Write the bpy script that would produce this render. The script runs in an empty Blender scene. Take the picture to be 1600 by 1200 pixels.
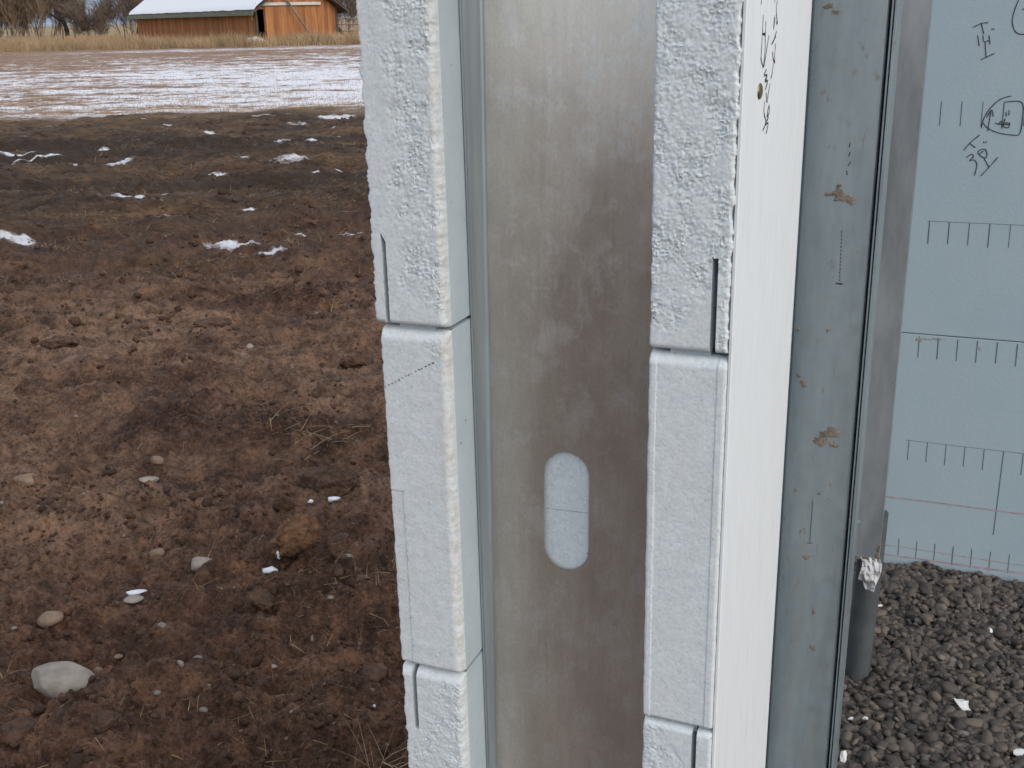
import bpy, bmesh, math, random
import numpy as np
from mathutils import Matrix, Vector

# ------------------------------------------------------------------ camera, sky, sun, exposure
scene = bpy.context.scene
EYE = 1.6
PITCH = math.radians(18.7); ROLL = math.radians(-1.41)
cam_data = bpy.data.cameras.new('camera'); cam = bpy.data.objects.new('camera', cam_data)
scene.collection.objects.link(cam); scene.camera = cam
cam_data.lens = 38.43; cam_data.sensor_width = 36; cam_data.sensor_fit = 'HORIZONTAL'
cam_data.clip_start = 0.05; cam_data.clip_end = 20000
_F = Vector((0, math.cos(PITCH), -math.sin(PITCH))); _R0 = Vector((1, 0, 0)); _U0 = Vector((0, math.sin(PITCH), math.cos(PITCH)))
_R = math.cos(ROLL)*_R0 + math.sin(ROLL)*_U0; _U = -math.sin(ROLL)*_R0 + math.cos(ROLL)*_U0
cam.matrix_world = Matrix(((_R.x, _U.x, -_F.x, 0), (_R.y, _U.y, -_F.y, 0), (_R.z, _U.z, -_F.z, EYE), (0, 0, 0, 1)))

SUN_AZ = math.radians(138)      # clockwise from +Y
SUN_EL = math.radians(30)
world = bpy.data.worlds.new('World'); scene.world = world; world.use_nodes = True
wn = world.node_tree.nodes; wl = world.node_tree.links
sky = wn.new('ShaderNodeTexSky'); sky.sky_type = 'NISHITA'; sky.sun_disc = False
sky.sun_elevation = SUN_EL; sky.sun_rotation = SUN_AZ
sky.air_density = 1.0; sky.dust_density = 4.0; sky.ozone_density = 1.0
# thin high overcast veil: the sky in all directions is washed towards pale grey
veil = wn.new('ShaderNodeMixRGB'); veil.inputs['Fac'].default_value = 0.65
veil.inputs['Color2'].default_value = (5.75, 6.2, 6.95, 1)
wl.new(sky.outputs[0], veil.inputs['Color1'])
bg = wn['Background']; bg.inputs['Strength'].default_value = 0.12
wl.new(veil.outputs[0], bg.inputs['Color'])
sun_data = bpy.data.lights.new('sun', 'SUN'); sun = bpy.data.objects.new('sun', sun_data); scene.collection.objects.link(sun)
sun_data.energy = 0.6; sun_data.angle = math.radians(40); sun_data.color = (1.0, 0.98, 0.96)
_sd = Vector((math.sin(SUN_AZ)*math.cos(SUN_EL), math.cos(SUN_AZ)*math.cos(SUN_EL), math.sin(SUN_EL)))
sun.rotation_euler = _sd.to_track_quat('Z', 'Y').to_euler()
scene.view_settings.view_transform = 'Standard'; scene.view_settings.look = 'None'
scene.view_settings.gamma = 1.0; scene.view_settings.exposure = 0.52
scene.view_settings.use_curve_mapping = False

# ------------------------------------------------------------------ helpers
random.seed(7); RNG = np.random.default_rng(11)
COL = scene.collection
BA = math.radians(23); BD = 0.86      # building frame: s across the wall, t along it, origin under the camera
Br = np.array([math.sin(BA), math.cos(BA), 0.0]); Be = np.array([math.cos(BA), -math.sin(BA), 0.0])
BFRAME = Matrix(((Be[0], Br[0], 0, Br[0]*BD), (Be[1], Br[1], 0, Br[1]*BD), (0, 0, 1, 0), (0, 0, 0, 1)))
def to_world(s, t, z): return BFRAME @ Vector((s, t, z))

def lerp(a, b, t): return a + (b-a)*t
def sstep(a, b, x):
    t = np.clip((x-a)/(b-a), 0, 1); return t*t*(3-2*t)
def _hash(ix, iy, seed):
    h = (ix.astype(np.int64)*374761393 + iy.astype(np.int64)*668265263 + seed*1442695041) & 0xffffffff
    h = ((h ^ (h >> 13))*1274126177) & 0xffffffff
    return ((h ^ (h >> 16)) & 0xffffff)/float(0xffffff)
def vnoise(x, y, seed=0):
    """gradient noise about -1..1"""
    x = np.asarray(x, float); y = np.asarray(y, float)
    ix = np.floor(x); iy = np.floor(y); fx = x-ix; fy = y-iy
    ux = fx*fx*fx*(fx*(fx*6-15)+10); uy = fy*fy*fy*(fy*(fy*6-15)+10)
    def g(ox, oy):
        a = _hash(ix+ox, iy+oy, seed)*2*np.pi
        return np.cos(a)*(fx-ox) + np.sin(a)*(fy-oy)
    return 1.5*lerp(lerp(g(0, 0), g(1, 0), ux), lerp(g(0, 1), g(1, 1), ux), uy)
def fbm(x, y, oct=4, seed=0, gain=0.5, billow=False):
    a = 1.0; s = 0
    for i in range(oct):
        n = vnoise(x, y, seed+i*17)
        s = s + a*(np.abs(n)*2-0.6 if billow else n); a *= gain; x = x*2.03+3.1; y = y*2.03-1.7
    return s
def worley(x, y, seed=0):
    """distance to the nearest jittered point, in cell units"""
    x = np.asarray(x, float); y = np.asarray(y, float)
    ix = np.floor(x); iy = np.floor(y); best = np.full(x.shape, 9.0)
    for ox in (-1, 0, 1):
        for oy in (-1, 0, 1):
            px = ix+ox+_hash(ix+ox, iy+oy, seed); py = iy+oy+_hash(ix+ox, iy+oy, seed+91)
            best = np.minimum(best, (x-px)**2+(y-py)**2)
    return np.sqrt(best)

def mesh_np(name, V, F, smooth=True):
    """V (n,3); F list of (m,k) int arrays"""
    me = bpy.data.meshes.new(name); V = np.asarray(V, np.float32)
    F = [np.asarray(f, np.int32) for f in (F if isinstance(F, list) else [F]) if len(f)]
    nl = sum(f.size for f in F); nf = sum(len(f) for f in F)
    me.vertices.add(len(V)); me.vertices.foreach_set('co', V.ravel())
    me.loops.add(nl); me.polygons.add(nf)
    me.loops.foreach_set('vertex_index', np.concatenate([f.ravel() for f in F]))
    tot = np.concatenate([np.full(len(f), f.shape[1], np.int32) for f in F])
    st = np.zeros(nf, np.int32); st[1:] = np.cumsum(tot)[:-1]
    me.polygons.foreach_set('loop_start', st); me.polygons.foreach_set('loop_total', tot)
    me.polygons.foreach_set('use_smooth', np.full(nf, smooth, bool))
    me.update(calc_edges=True); me.validate()
    return me
def attr(me, name, vals):
    a = me.attributes.new(name, 'FLOAT', 'POINT'); a.data.foreach_set('value', np.asarray(vals, np.float32).ravel())
def grid_faces(nr, nc, wrap=False):
    i = np.arange(nr-1)[:, None]*nc; j = np.arange(nc if wrap else nc-1)[None, :]; j2 = (j+1) % nc
    return np.stack([i+j, i+j2, i+nc+j2, i+nc+j], -1).reshape(-1, 4)

def link(name, me, mat=None, parent=None, loc=None, frame=False):
    o = bpy.data.objects.new(name, me); COL.objects.link(o)
    if mat is not None and me is not None and not me.materials: me.materials.append(mat)
    if parent is not None: o.parent = parent
    if frame: o.matrix_local = BFRAME
    if loc is not None: o.location = loc
    return o
def tag(o, label=None, cat=None, group=None, kind=None):
    if label: o['label'] = label
    if cat: o['category'] = cat
    if group: o['group'] = group
    if kind: o['kind'] = kind
    return o
def empty(name, label, cat, loc=(0, 0, 0), group=None, frame=False):
    o = bpy.data.objects.new(name, None); COL.objects.link(o); o.empty_display_size = 0.1
    if frame: o.matrix_world = BFRAME
    else: o.location = loc
    return tag(o, label, cat, group)

class MB:
    def __init__(s): s.v = []; s.f = []
    def add(s, v, f):
        b = len(s.v); s.v += [tuple(p) for p in v]; s.f += [tuple(i+b for i in q) for q in f]; return s
    def box(s, x0, x1, y0, y1, z0, z1):
        v = [(x, y, z) for z in (z0, z1) for y in (y0, y1) for x in (x0, x1)]
        return s.add(v, [(0, 2, 3, 1), (4, 5, 7, 6), (0, 1, 5, 4), (2, 6, 7, 3), (0, 4, 6, 2), (1, 3, 7, 5)])
    def tube(s, pts, rad, n=8, cap=True):
        pts = [Vector(p) for p in pts]; rad = rad if isinstance(rad, (list, tuple)) else [rad]*len(pts)
        v = []; f = []
        for i, p in enumerate(pts):
            d = (pts[min(i+1, len(pts)-1)]-pts[max(i-1, 0)]).normalized()
            a = d.orthogonal().normalized() if abs(d.z) > .9 else d.cross(Vector((0, 0, 1))).normalized()
            if i and a.dot(pa) < 0: a = -a
            pa = a; b = d.cross(a)
            for k in range(n):
                t = 2*math.pi*k/n; v.append(p+(a*math.cos(t)+b*math.sin(t))*rad[i])
        for i in range(len(pts)-1):
            for k in range(n): f.append((i*n+k, i*n+(k+1) % n, (i+1)*n+(k+1) % n, (i+1)*n+k))
        if cap: f.append(tuple(range(n))[::-1]); f.append(tuple(range((len(pts)-1)*n, len(pts)*n)))
        return s.add(v, f)
    def prism(s, poly, axis, a, b):
        """poly: 2D points; axis 'x','y','z' is the extrusion axis"""
        def P(p, h): return {'x': (h, p[0], p[1]), 'y': (p[0], h, p[1]), 'z': (p[0], p[1], h)}[axis]
        n = len(poly); v = [P(p, a) for p in poly]+[P(p, b) for p in poly]
        f = [tuple(range(n)), tuple(range(n, 2*n))[::-1]]+[(i, n+i, n+(i+1) % n, (i+1) % n) for i in range(n)]
        return s.add(v, f)
    def build(s, name, mat, parent=None, smooth=False, bevel=0, frame=False, loc=None, angle=40):
        me = bpy.data.meshes.new(name); me.from_pydata(s.v, [], s.f)
        bm = bmesh.new(); bm.from_mesh(me)
        bmesh.ops.recalc_face_normals(bm, faces=bm.faces)
        if bevel: bmesh.ops.bevel(bm, geom=[e for e in bm.edges if len(e.link_faces) == 2 and e.calc_face_angle() > .5], offset=bevel, segments=2, affect='EDGES', profile=.6)
        bm.to_mesh(me); bm.free()
        if smooth:
            me.polygons.foreach_set('use_smooth', [True]*len(me.polygons))
            try: me.set_sharp_from_angle(angle=math.radians(angle))
            except Exception: pass
        return link(name, me, mat, parent, loc, frame)

# ------------------------------------------------------------------ materials
class NT:
    def __init__(s, name):
        s.m = bpy.data.materials.new(name); s.m.use_nodes = True
        s.n = s.m.node_tree.nodes; s.l = s.m.node_tree.links; s.b = s.n['Principled BSDF']
    def new(s, t, **k):
        n = s.n.new(t)
        for a, v in k.items(): setattr(n, a, v)
        return n
    def put(s, sock, v):
        if isinstance(v, bpy.types.NodeSocket): s.l.new(v, sock)
        elif isinstance(v, (tuple, list)) and sock.type == 'RGBA': sock.default_value = (*v[:3], 1)
        else: sock.default_value = v
    def coord(s, scale=(1, 1, 1), which='Object', rot=(0, 0, 0)):
        c = s.new('ShaderNodeTexCoord'); m = s.new('ShaderNodeMapping')
        m.inputs['Scale'].default_value = scale; m.inputs['Rotation'].default_value = rot
        s.l.new(c.outputs[which], m.inputs['Vector']); return m.outputs[0]
    def noise(s, vec, scale, detail=4, rough=.55, dist=0):
        n = s.new('ShaderNodeTexNoise'); s.put(n.inputs['Vector'], vec); n.inputs['Scale'].default_value = scale
        n.inputs['Detail'].default_value = detail; n.inputs['Roughness'].default_value = rough; n.inputs['Distortion'].default_value = dist
        return n.outputs['Fac']
    def voro(s, vec, scale, feature='F1', out='Distance', rnd=1):
        n = s.new('ShaderNodeTexVoronoi', feature=feature); s.put(n.inputs['Vector'], vec); n.inputs['Scale'].default_value = scale
        n.inputs['Randomness'].default_value = rnd; return n.outputs[out]
    def ramp(s, fac, stops):
        n = s.new('ShaderNodeValToRGB'); s.put(n.inputs[0], fac); el = n.color_ramp.elements
        while len(el) < len(stops): el.new(.5)
        for e, (p, c) in zip(el, stops): e.position = p; e.color = (c, c, c, 1) if isinstance(c, (int, float)) else (*c, 1)
        return n.outputs[0]
    def mix(s, fac, a, b, mode='MIX'):
        n = s.new('ShaderNodeMixRGB', blend_type=mode); s.put(n.inputs[0], fac); s.put(n.inputs[1], a); s.put(n.inputs[2], b); return n.outputs[0]
    def math(s, op, a, b=0.0, clamp=False):
        n = s.new('ShaderNodeMath', operation=op, use_clamp=clamp); s.put(n.inputs[0], a); s.put(n.inputs[1], b); return n.outputs[0]
    def map(s, v, a, b, c=0.0, d=1.0):
        n = s.new('ShaderNodeMapRange'); s.put(n.inputs[0], v)
        for i, x in enumerate((a, b, c, d)): n.inputs[i+1].default_value = x
        return n.outputs[0]
    def attr(s, name):
        n = s.new('ShaderNodeAttribute'); n.attribute_name = name; return n.outputs['Fac']
    def xyz(s, vec, i):
        n = s.new('ShaderNodeSeparateXYZ'); s.put(n.inputs[0], vec); return n.outputs[i]
    def bump(s, h, strength=.3, dist=.01, normal=None):
        n = s.new('ShaderNodeBump'); s.put(n.inputs['Height'], h); n.inputs['Strength'].default_value = strength; n.inputs['Distance'].default_value = dist
        if normal is not None: s.l.new(normal, n.inputs['Normal'])
        return n.outputs[0]
    def done(s, color, rough=.7, metal=0, normal=None, spec=.5):
        s.put(s.b.inputs['Base Color'], color); s.put(s.b.inputs['Roughness'], rough); s.put(s.b.inputs['Metallic'], metal)
        s.b.inputs['Specular IOR Level'].default_value = spec
        if normal is not None: s.l.new(normal, s.b.inputs['Normal'])
        return s.m

def simple(name, col, var=.25, scale=8, rough=.7, metal=0, bump=.2, bdist=.005, col2=None, stretch=(1, 1, 1)):
    n = NT(name); v = n.coord(stretch); f = n.noise(v, scale, 6, .6)
    c2 = col2 or tuple(c*(1-var) for c in col)
    c = n.mix(n.ramp(f, [(.35, 0), (.65, 1)]), c2, tuple(min(1, c*(1+var*.5)) for c in col))
    return n.done(c, rough, metal, n.bump(n.noise(v, scale*6, 4), bump, bdist))

def mat_foam():                       # cut or broken end of pale blue bead foam
    n = NT('foam_cut'); v = n.coord()
    base = n.mix(n.ramp(n.noise(v, 40, 5, .65), [(.3, 0), (.7, 1)]), (.63, .69, .708), (.715, .762, .775))
    beads = n.voro(v, 380)
    bc = n.voro(v, 380, out='Color')
    base = n.mix(n.map(beads, .15, .75, 0, .35), base, (.53, .605, .64))
    base = n.mix(n.math('MULTIPLY', n.math('GREATER_THAN', n.xyz(bc, 0), .72), .35), base, (.78, .82, .84))
    base = n.mix(n.math('MULTIPLY', n.math('GREATER_THAN', n.xyz(bc, 1), .86), .28), base, (.40, .47, .52))
    base = n.mix(n.math('MULTIPLY', n.attr('pale'), .5), base, (.665, .685, .69))
    grime = n.ramp(n.noise(n.coord((1, 1, .6)), 24, 7, .75), [(.52, 0), (.72, .5)])
    base = n.mix(n.math('MULTIPLY', grime, n.math('ADD', n.attr('stain'), .15)), base, (.46, .44, .38))
    st = n.math('MULTIPLY', n.attr('stain'), n.ramp(n.noise(v, 110, 6, .75), [(.46, 0), (.66, 1)]))
    base = n.mix(n.math('MULTIPLY', st, .42), base, (.45, .37, .25))
    specks = n.ramp(n.noise(v, 240, 2, .5), [(.69, 0), (.74, 1)])
    base = n.mix(n.math('MULTIPLY', specks, .5), base, (.22, .23, .23))
    b = n.bump(n.math('MULTIPLY', beads, -1.0), .13, .0010)
    b = n.bump(n.noise(v, 900, 2), .08, .0005, b)
    return n.done(base, .82, 0, b, .25)
def mat_foam_side():                  # moulded smooth blue foam
    n = NT('foam_moulded'); v = n.coord()
    base = n.mix(n.ramp(n.noise(v, 22, 5, .6), [(.3, 0), (.7, 1)]), (.43, .515, .565), (.50, .58, .625))
    st = n.ramp(n.noise(n.coord((1, 1, .5)), 16, 6, .7), [(.52, 0), (.74, .45)])
    base = n.mix(st, base, (.47, .44, .36))
    base = n.mix(n.ramp(n.noise(v, 160, 2, .5), [(.71, 0), (.76, .6)]), base, (.15, .17, .18))
    b = n.bump(n.voro(v, 300), .10, .001)
    return n.done(base, .7, 0, b, .3)
def mat_skin():                       # white room-side facing
    n = NT('foam_white_skin'); v = n.coord((1, 1, .06)); w = n.coord()
    base = n.mix(n.ramp(n.noise(v, 240, 3, .6), [(.3, 0), (.7, 1)]), (.75, .79, .82), (.80, .84, .865))
    base = n.mix(n.ramp(n.noise(n.coord((1, 1, .25)), 60, 5, .65), [(.52, 0), (.75, .4)]), base, (.62, .64, .62))
    base = n.mix(n.ramp(n.noise(w, 190, 2, .5), [(.74, 0), (.78, .6)]), base, (.3, .3, .28))
    return n.done(base, .6, 0, n.bump(n.noise(w, 120, 5, .7), .14, .0010), .35)
def mat_far():
    n = NT('foam_wall_face'); v = n.coord()
    base = n.mix(n.ramp(n.noise(v, 5, 5, .6), [(.3, 0), (.7, 1)]), (.375, .47, .52), (.42, .51, .555))
    base = n.mix(n.ramp(n.noise(v, 11, 6, .7), [(.66, 0), (.85, .4)]), base, (.42, .42, .36))
    base = n.mix(n.map(n.voro(v, 170), .1, .8, 0, .22), base, (.38, .50, .56))
    return n.done(base, .75, 0, n.bump(n.voro(v, 170), .12, .0015), .3)
def mat_web():                        # galvanised stud web, rolled along its length
    n = NT('galvanised_web'); w = n.coord()
    streak = n.noise(n.coord((1, 1, .06)), 170, 4, .65)
    smear = n.ramp(n.noise(n.coord((1, 1, .8)), 34, 8, .72, .35), [(.52, 0), (.58, .6), (.68, 1)])
    blot = n.ramp(n.noise(n.coord((1, 1, .55)), 17, 6, .62), [(.40, 0), (.62, 1)])
    grid = n.noise(n.coord((1, 1, .7)), 420, 2, .5)
    base = n.mix(n.math('ADD', n.math('MULTIPLY', blot, .55), .2), (.64, .60, .535), (.88, .845, .77))
    base = n.mix(n.math('MULTIPLY', smear, .65), base, (.90, .91, .895))
    base = n.mix(n.map(streak, .35, .7, 0, .28), base, (.53, .51, .47))
    base = n.mix(n.map(grid, .35, .65, 0, .2), base, (.45, .42, .385))
    scr = n.ramp(n.noise(n.coord((6, 1, .5), rot=(0, .6, 0)), 60, 2, .4), [(.70, 0), (.735, .5), (.77, 0)])
    base = n.mix(scr, base, (.80, .80, .78))
    base = n.mix(n.ramp(n.noise(w, 330, 2, .5), [(.73, 0), (.77, .7)]), base, (.82, .82, .82))
    r = n.map(n.math('ADD', blot, smear), 0, 1.6, .31, .42)
    n.b.inputs['Anisotropic'].default_value = .85
    tg = n.new('ShaderNodeCombineXYZ'); tg.inputs[0].default_value = math.cos(BA); tg.inputs[1].default_value = -math.sin(BA); n.l.new(tg.outputs[0], n.b.inputs['Tangent'])   # across the roll direction
    return n.done(base, r, .78, n.bump(n.noise(n.coord((1, 1, .03)), 500, 3), .04, .0005), .5)
def mat_post():                       # dirty grey steel
    n = NT('dirty_steel'); v = n.coord((1, 1, .15)); w = n.coord()
    base = n.mix(n.ramp(n.noise(v, 45, 6, .62), [(.3, 0), (.72, 1)]), (.225, .275, .30), (.315, .37, .395))
    drip = n.ramp(n.noise(n.coord((1, 1, .05)), 38, 5, .6, .4), [(.56, 0), (.63, .7), (.66, .7), (.74, 0)])
    base = n.mix(n.math('MULTIPLY', drip, .35), base, (.33, .30, .25))
    mud = n.ramp(n.noise(n.coord((1, 1, .45)), 95, 6, .66), [(.60, 0), (.66, 1)])
    gate = n.ramp(n.noise(w, 14, 4, .6), [(.40, 0), (.58, .85)])
    base = n.mix(n.math('MULTIPLY', mud, gate), base, (.19, .165, .14))
    base = n.mix(n.math('MULTIPLY', n.ramp(n.noise(w, 30, 4, .6), [(.55, 0), (.8, 1)]), .25), base, (.30, .25, .2))
    met = n.math('SUBTRACT', .55, n.math('MULTIPLY', n.math('MULTIPLY', mud, gate), .5))
    return n.done(base, n.map(n.noise(w, 60, 4), .3, .7, .38, .6), met, n.bump(n.noise(v, 160, 4), .1, .001), .5)
def mat_ground():
    n = NT('field_ground'); c = n.new('ShaderNodeTexCoord').outputs['Object']
    x = n.xyz(c, 0); y = n.xyz(c, 1)
    wob = n.noise(n.coord((.35, .35, 1)), 1, 5, .7)
    yy = n.math('ADD', y, n.map(wob, .2, .8, -1.6, 1.6))
    # bare soil: damp and dry crust, crumbs, pits
    f1 = n.noise(c, 1.1, 4, .62); f2 = n.noise(c, 9, 6, .70); f3 = n.noise(c, 60, 4, .75)
    soil = n.mix(n.ramp(f1, [(.35, 0), (.66, 1)]), (.100, .050, .030), (.195, .102, .060))
    dry = n.math('MULTIPLY', n.math('MULTIPLY', n.map(yy, 2.6, 4.0), n.map(yy, 8.5, 6.0)), n.ramp(f1, [(.38, .0), (.60, 1)]))
    soil = n.mix(n.math('MULTIPLY', dry, .72), soil, (.40, .25, .16))
    soil = n.mix(n.ramp(f2, [(.38, 0), (.58, 1)]), n.mix(1, soil, (.40, .36, .34), 'MULTIPLY'), soil)
    soil = n.mix(n.math('MULTIPLY', n.ramp(f2, [(.55, 0), (.70, 1)]), .6), soil, (.30, .145, .078))
    soil = n.mix(n.ramp(f3, [(.34, .8), (.52, 0)]), soil, n.mix(1, soil, (.28, .26, .25), 'MULTIPLY'))
    soil = n.mix(n.ramp(f3, [(.56, 0), (.72, .7)]), soil, (.23, .145, .10))
    # ploughed darker strip with dead grass streaks
    g1 = n.noise(n.coord((1.2, 4.5, 1)), 2.4, 6, .74)
    dark = n.mix(n.ramp(g1, [(.38, 0), (.60, 1)]), (.030, .018, .012), (.110, .065, .040))
    straw = n.ramp(n.noise(n.coord((.7, 2.2, 1)), 1.5, 7, .78), [(.46, 0), (.62, .9)])
    dark = n.mix(straw, dark, (.185, .115, .062))
    dark = n.mix(n.ramp(n.noise(n.coord((1, 2.2, 1)), 14, 4, .8), [(.36, .75), (.54, 0)]), dark, (.022, .014, .010))
    furrow = n.noise(n.coord((.10, 1.25, 1)), 1.0, 4, .6)
    dark = n.mix(n.ramp(furrow, [(.40, .85), (.54, 0)]), dark, (.036, .023, .016))
    soil = n.mix(n.map(yy, 6.0, 10.5), soil, dark)
    # dry grassy margin, then the stubble field
    soil = n.mix(n.math('MULTIPLY', n.map(yy, 18.5, 20.4), n.ramp(g1, [(.36, 0), (.56, .9)])), soil, (.20, .13, .07))
    stub = n.mix(n.ramp(n.noise(n.coord((.5, 1.6, 1)), 2.2, 6, .75), [(.36, 0), (.64, 1)]), (.17, .10, .062), (.36, .235, .16))
    col = n.mix(n.map(yy, 20.3, 21.2), soil, stub)
    # snow lying in the stubble rows
    rows = n.noise(n.coord((.16, 1.15, 1)), 1.0, 6, .66, .3)
    rows2 = n.noise(n.coord((1.9, 4.2, 1)), 1.0, 6, .85)
    big = n.noise(n.coord((.018, .05, 1)), 1, 3, .5)
    s = n.math('ADD', n.map(rows, 0, 1, -.2, 1.2), n.math('MULTIPLY', n.math('SUBTRACT', rows2, .5), 2.0))
    s = n.math('ADD', s, n.math('MULTIPLY', n.math('SUBTRACT', big, .5), .9))
    s = n.math('ADD', s, n.map(y, 36, 62, .07, -.19))
    s = n.math('ADD', s, n.map(n.math('DIVIDE', x, y), -.42, -.16, -.05, .05))
    sm = n.math('MULTIPLY', n.ramp(s, [(.47, 0), (.58, 1)]), n.map(yy, 20.2, 21.6))
    sm = n.math('MULTIPLY', sm, n.map(y, 66, 74, 1, 0))
    edge = n.math('MULTIPLY', n.math('MULTIPLY', n.map(yy, 64, 66), n.map(yy, 69.5, 68)), n.ramp(rows2, [(.40, 0), (.56, .8)]))
    edge = n.math('MULTIPLY', edge, n.map(x, -28, -20))
    sm = n.math('MAXIMUM', sm, edge)
    p = n.math('ADD', n.attr('snow'), n.math('MULTIPLY', n.math('SUBTRACT', n.noise(n.coord((1, 2.4, 1)), 4.5, 6, .8), .5), 2.2))
    p = n.math('MULTIPLY', n.ramp(p, [(.52, 0), (.86, 1)]), n.map(n.attr('snow'), .02, .25, 0, .88))
    sm = n.math('MAXIMUM', sm, p)
    sk = n.math('ADD', n.noise(n.coord((.55, 3.4, 1)), 1, 5, .72), n.map(y, 8, 18, -.09, .012))
    sk = n.math('MULTIPLY', n.ramp(sk, [(.655, 0), (.72, .9)]), n.math('MULTIPLY', n.map(y, 8, 11), n.map(y, 22, 20)))
    sm = n.math('MAXIMUM', sm, sk)
    col = n.mix(n.map(y, 70, 80), col, n.mix(n.noise(c, .3, 5, .65), (.26, .18, .095), (.36, .26, .14)))
    col = n.mix(sm, col, (.80, .80, .84))
    b = n.bump(f2, .9, .045)
    b = n.bump(f3, .9, .010, b)
    b = n.bump(g1, .5, .05, b)
    return n.done(col, n.map(f2, .3, .7, .75, .95), 0, b, .25)
M = {}
M['foam'] = mat_foam(); M['side'] = mat_foam_side(); M['skin'] = mat_skin(); M['far'] = mat_far()
M['web'] = mat_web(); M['post'] = mat_post(); M['ground'] = mat_ground()
M['ink'] = simple('marker_ink', (.035, .035, .04), .3, 60, .6)
M['printed'] = simple('printed_blue_line', (.10, .145, .165), .2, 60, .7)
M['red'] = simple('red_chalk', (.47, .34, .34), .25, 60, .8)
M['screw'] = simple('yellow_zinc', (.30, .24, .12), .4, 300, .35, .9, .1)
M['pipe'] = simple('grey_plastic', (.085, .095, .10), .2, 25, .55)
M['foil'] = simple('foil_tape', (.62, .62, .61), .15, 60, .65, .0, .15, .001)
M['mud'] = simple('dried_mud', (.22, .185, .15), .4, 120, .9, 0, .6, .002)
M['smudge'] = simple('pale_mud_smudge', (.36, .37, .34), .3, 150, .9, 0, .4, .001)
M['scrap'] = simple('white_foam_scrap', (.80, .80, .78), .1, 120, .8, 0, .5, .001)
M['stone_pale'] = simple('pale_stone', (.33, .285, .235), .35, 14, .85, 0, .5, .004)
M['stone_tan'] = simple('tan_stone', (.25, .17, .115), .35, 22, .85, 0, .5, .004)
M['stone_grey'] = simple('grey_stone', (.23, .195, .165), .3, 30, .85, 0, .5, .003)
M['clod'] = simple('soil_clod', (.125, .065, .038), .5, 30, .95, 0, 1, .012)
M['clod_orange'] = simple('orange_soil_clod', (.23, .118, .058), .5, 34, .95, 0, 1, .012)
M['snow'] = simple('snow', (.80, .80, .83), .06, 40, .7, 0, .5, .004)
M['straw'] = simple('straw', (.30, .20, .10), .4, 3, .85, 0, .1)
M['dry_grass'] = simple('dry_grass', (.40, .285, .165), .4, .8, .9, 0, .1, .01)
M['flange'] = simple('stud_flange_steel', (.40, .46, .49), .2, 40, .45, .5, .1, .001, None, (1, 1, .1))
M['stud2'] = simple('warm_grey_steel', (.32, .34, .355), .3, 18, .6, .12, .15, .001, None, (1, 1, .3))
M['concrete'] = simple('concrete', (.36, .35, .33), .2, 10, .85)

# ------------------------------------------------------------------ ground
PATCH = [(-6.42,14.46,0.177,0.296),(-6.29,14.57,0.140,0.300),(-5.91,14.03,0.300,0.105),(-5.55,15.14,0.152,0.282),(-5.56,14.49,0.174,0.111),(-4.31,13.59,0.084,0.197),(-6.01,13.38,0.121,0.127),(-5.52,13.23,0.194,0.218),(-5.05,12.97,0.033,0.120),(-4.54,12.99,0.130,0.210),(-3.68,12.56,0.131,0.169),(-3.26,12.43,0.129,0.193),(-3.10,13.00,0.118,0.120),(-2.50,12.83,0.177,0.176),(-2.65,12.27,0.089,0.108),(-3.51,10.54,0.302,0.141),(-2.98,9.24,0.132,0.094),(-2.33,10.06,0.104,0.166),(-2.10,9.92,0.090,0.162),(-3.93,8.68,0.141,0.154),(-3.63,8.54,0.121,0.149),(-1.62,8.63,0.094,0.083),(-1.24,8.47,0.092,0.080),(-2.05,7.98,0.147,0.179),(-1.72,7.80,0.100,0.137),(-5.68,18.74,0.092,0.305),(-5.35,18.66,0.080,0.303),(-2.89,19.17,0.296,0.383),(-2.55,16.82,0.080,0.297),(-3.06,15.37,0.101,0.208),(-3.48,16.13,0.063,0.228),(-6.45,16.29,0.067,0.232),(-4.47,16.90,0.067,0.250),(-2.65,15.27,0.073,0.164),(-3.08,7.45,0.029,0.063),(-3.63,10.52,0.132,0.080),(-2.04,11.85,0.036,0.101),(-1.83,11.97,0.050,0.103),(-5.55,19.91,0.182,0.275),(-8.74,21.05,0.401,0.306),(-7.20,20.76,0.258,0.298)]
def snow_mask(x, y):
    m = np.zeros_like(x)
    for (px, py, a, b) in PATCH:
        d = np.sqrt(((x-px)/(a*1.35))**2+((y-py)/(b*.48))**2)
        m = np.maximum(m, np.clip(1.35-d*.85, 0, 1))
    return m
def ground_z(x, y):
    x = np.asarray(x, float); y = np.asarray(y, float); r = np.hypot(x, y)
    near = 1-sstep(18.5, 21.5, y)                         # rough soil, then the flat stubble field
    far = 1-sstep(60, 120, r)
    z = .045*fbm(x*.55, y*.55, 2, 1)
    z = z+.060*near*fbm(x*1.5, y*2.2, 2, 5)
    z = z+.028*near*fbm(x*5, y*6.5, 3, 9, .6, True)
    z = z+.010*near*fbm(x*17, y*19, 3, 23, .6, True)*(1-.6*sstep(7, 14, r))
    z = z+.004*near*fbm(x*60, y*60, 2, 33, .6)*(1-sstep(5, 8, r))
    fur = np.sin((y*1.0+.06*x+.35*vnoise(x*.4, y*.4, 3))*2*np.pi/1.25)
    z = z+near*sstep(6, 10, y)*.055*fur
    z = z+(1-near)*far*.02*np.sin((y+.08*x)*2*np.pi/.9)
    z = z*np.where(r > 150, .3, 1.0)
    z = z*(.35+.65*sstep(.6, 2.2, r))
    return z
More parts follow.
